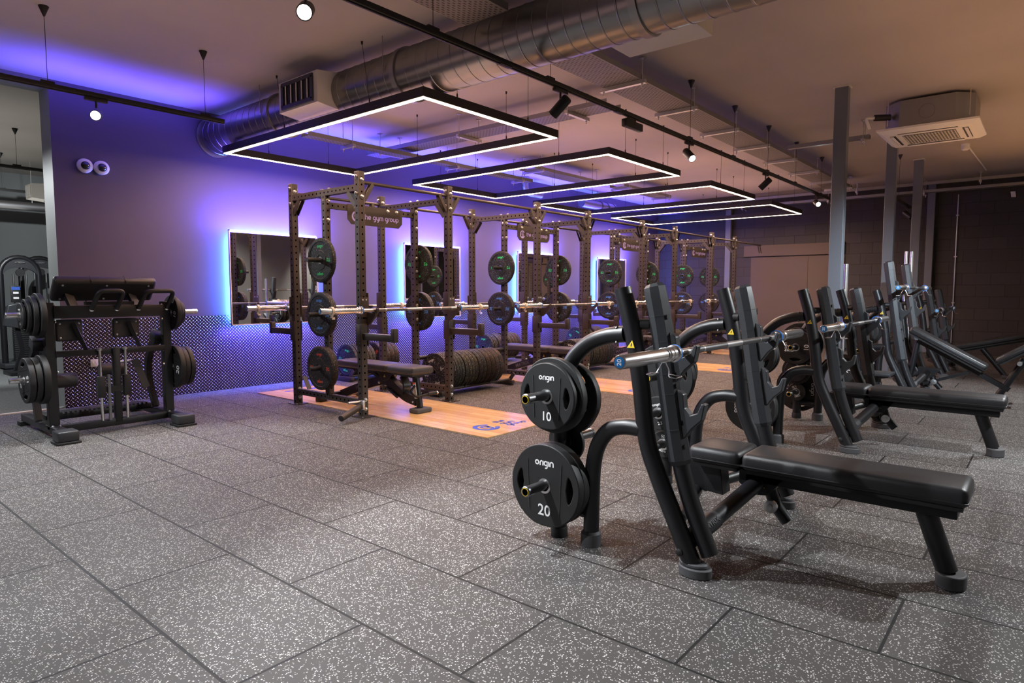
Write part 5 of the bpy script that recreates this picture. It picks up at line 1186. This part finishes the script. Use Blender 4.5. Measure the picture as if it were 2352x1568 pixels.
# ------------------------------------------------------------------ machines in the room beyond the opening
def stack_machine(cx, cy, w_, h_, label, full=True):
    t = thing('weight_stack_machine', (cx, cy, 0), label, 'gym machine')
    H = w_/2
    P = [V(-H, 0, 0.04), V(-H, 0, h_-0.30)]+[V(-H*math.cos(a), 0, h_-0.30+0.26*math.sin(a)) for a in [PI*k/12 for k in range(1, 12)]]+[V(H, 0, h_-0.30), V(H, 0, 0.04)]
    MB().tube(P, 0.042, 14).build('arched_frame', 'powder_black', t, ang=60)
    hd = [(-H, h_-0.30)]+[(-H*math.cos(a), h_-0.30+0.26*math.sin(a)) for a in [PI*k/12 for k in range(1, 12)]]+[(H, h_-0.30)]+[(H*math.cos(a)*0.9, h_-0.34+0.14*math.sin(a)) for a in [PI*k/12 for k in range(1, 12)]]
    MB().prism(hd, (0, -0.03, 0), (1, 0, 0), (0, 0, 1), (0, 0.06, 0)).build('head_cowl', 'plastic_grey', t)
    bd = MB().lathe([(0, 0), (0.055, 0), (0.055, 0.004), (0, 0.004)], (0, 0, 0), (0, -1, 0), 24); o = bd.build('badge', 'steel', t, loc=(0, -0.045, h_-0.12)); o.scale = (1.2, 1, 0.28)
    f = MB(); font(f, 'MATRIX', (0, -0.0505, h_-0.12), (1, 0, 0), (0, 0, 1), 0.028); f.build('badge_lettering', 'rubber_black', t)
    for s in (-1, 1): MB().cyl((s*0.085, 0, 0.2), (s*0.085, 0, h_-0.30), 0.013, 12).build('guide_rod', 'chrome', t)
    MB().cyl((0, -0.01, 0.8), (0, -0.01, h_-0.28), 0.004, 8).build('cable', 'rubber_black', t)
    MB().lathe([(0, -0.02), (0.06, -0.02), (0.06, 0.02), (0, 0.02)], (0.0, -0.03, h_-0.28), (0, 1, 0), 20).build('pulley', 'rubber_black', t)
    for k in range(16): MB().box((0, 0, 0.16+k*0.034), (0.26, 0.11, 0.029), ch=0.003).build('stack_weight', 'rubber_black', t)
    MB().box((0, 0, 0.06), (w_+0.12, 0.5, 0.07), ch=0.01).build('base', 'plastic_grey', t)
    MB().box((-0.08, -0.06, 1.18), (0.13, 0.02, 0.26), ch=0.004).build('instruction_board', 'rubber_black', t)
    if full:
        MB().box((-0.08, -0.072, 1.27), (0.11, 0.004, 0.05)).build('instruction_header', 'screen_blue', t)
        for z in (1.20, 1.12): MB().box((-0.08, -0.072, z), (0.07, 0.004, 0.03)).build('instruction_picture', 'ink_white', t)
    return t
stack_machine(-0.93, 7.55, 0.50, 1.80, 'tall arched weight stack machine seen through the opening at the left edge')
stack_machine(-0.42, 8.5, 0.55, 1.84, 'second arched weight stack machine, partly behind the grey wall end', False)
t = thing('cable_machine_arm', (-1.22, 6.6, 0), 'dark angled machine shroud with orange knob in front of the arched machine', 'gym machine')
MB().prism([(-0.16, 0.72), (0.10, 0.66), (0.14, 0.92), (0.02, 1.05), (-0.10, 1.02)], (0, -0.06, 0), (1, 0, 0), (0, 0, 1), (0, 0.12, 0)).build('shroud', 'plastic_grey', t, bevel=0.01)
MB().rtube([(0.0, 0, 0.7), (0.05, 0, 0.35), (-0.05, 0, 0.02)], 0.06, 0.06, (0, 1, 0)).build('leg', 'powder_black', t)
MB().lathe([(0, 0), (0.028, 0), (0.028, 0.03), (0, 0.035)], (0.16, -0.07, 0.70), (0, -1, 0), 16).build('knob', 'orange_plastic', t)
MB().tube([(0.05, 0, 0.72), (0.16, -0.03, 0.70)], 0.012, 8).build('knob_stem', 'powder_black', t)
MB().box((0, 0, 0.03), (0.30, 0.45, 0.06), ch=0.01).build('base', 'powder_black', t)
# duct with grille in the far room
t = thing('far_duct', (-0.9, 5.2, 2.52), 'galvanised duct with boxed grille in the room beyond the opening', 'duct')
MB().tube([(-0.25, 0, 0), (1.8, -0.2, -0.02)], 0.13, 24).build('duct_body', 'spiral_duct', t)
MB().prism([(-.10, -.09), (.12, -.11), (.12, .11), (-.10, .09)], (-0.32, -0.14, 0), (1, 0, 0), (0, 0, 1), (0, 0.28, 0)).build('box', 'offwhite', t)
for k in range(5): MB().box((-0.425, -0.09+k*0.045, 0), (0.012, 0.010, 0.13), rot=(0, 0, .5)).build('louvre', 'white_paint', t)
MB().cyl((-0.1, 0, 0.1), (-0.1, 0, CEIL-2.52), 0.005, 6).build('hanger_rod', 'bolt_zinc', t)
t = thing('far_pipe_run', (-1.2, 8.0, 2.62), 'horizontal services pipe crossing the room beyond the opening', 'pipe')
MB().cyl((-3.0, 0, 0), (2.6, 0, 0), 0.07, 16).build('pipe', 'galv', t)
for x in (-1.0, 0.6): MB().cyl((x, 0, 0.07), (x, 0, CEIL-2.62), 0.005, 6).build('hanger_rod', 'bolt_zinc', t)
t = thing('dome_camera', (-0.58, 6.6, 2.08), 'white dome camera on a bracket beyond the opening, just left of the wall end', 'security camera')
MB().lathe([(0.075, 0), (0.075, 0.045), (0.05, 0.062)], (0, 0, 0), (-0.3, -1, 0), 24).build('housing', 'white_paint', t)
MB().lathe([(0.045, 0.055), (0.04, 0.075), (0.0, 0.10)], (0, 0, 0), (-0.3, -1, 0), 20).build('dome', 'glass_dark', t, ang=60)
MB().bar((0.02, 0.05, 0), (0.02, 0.05, CEIL-2.08), 0.03, 0.03).build('drop_bracket', 'offwhite', t)
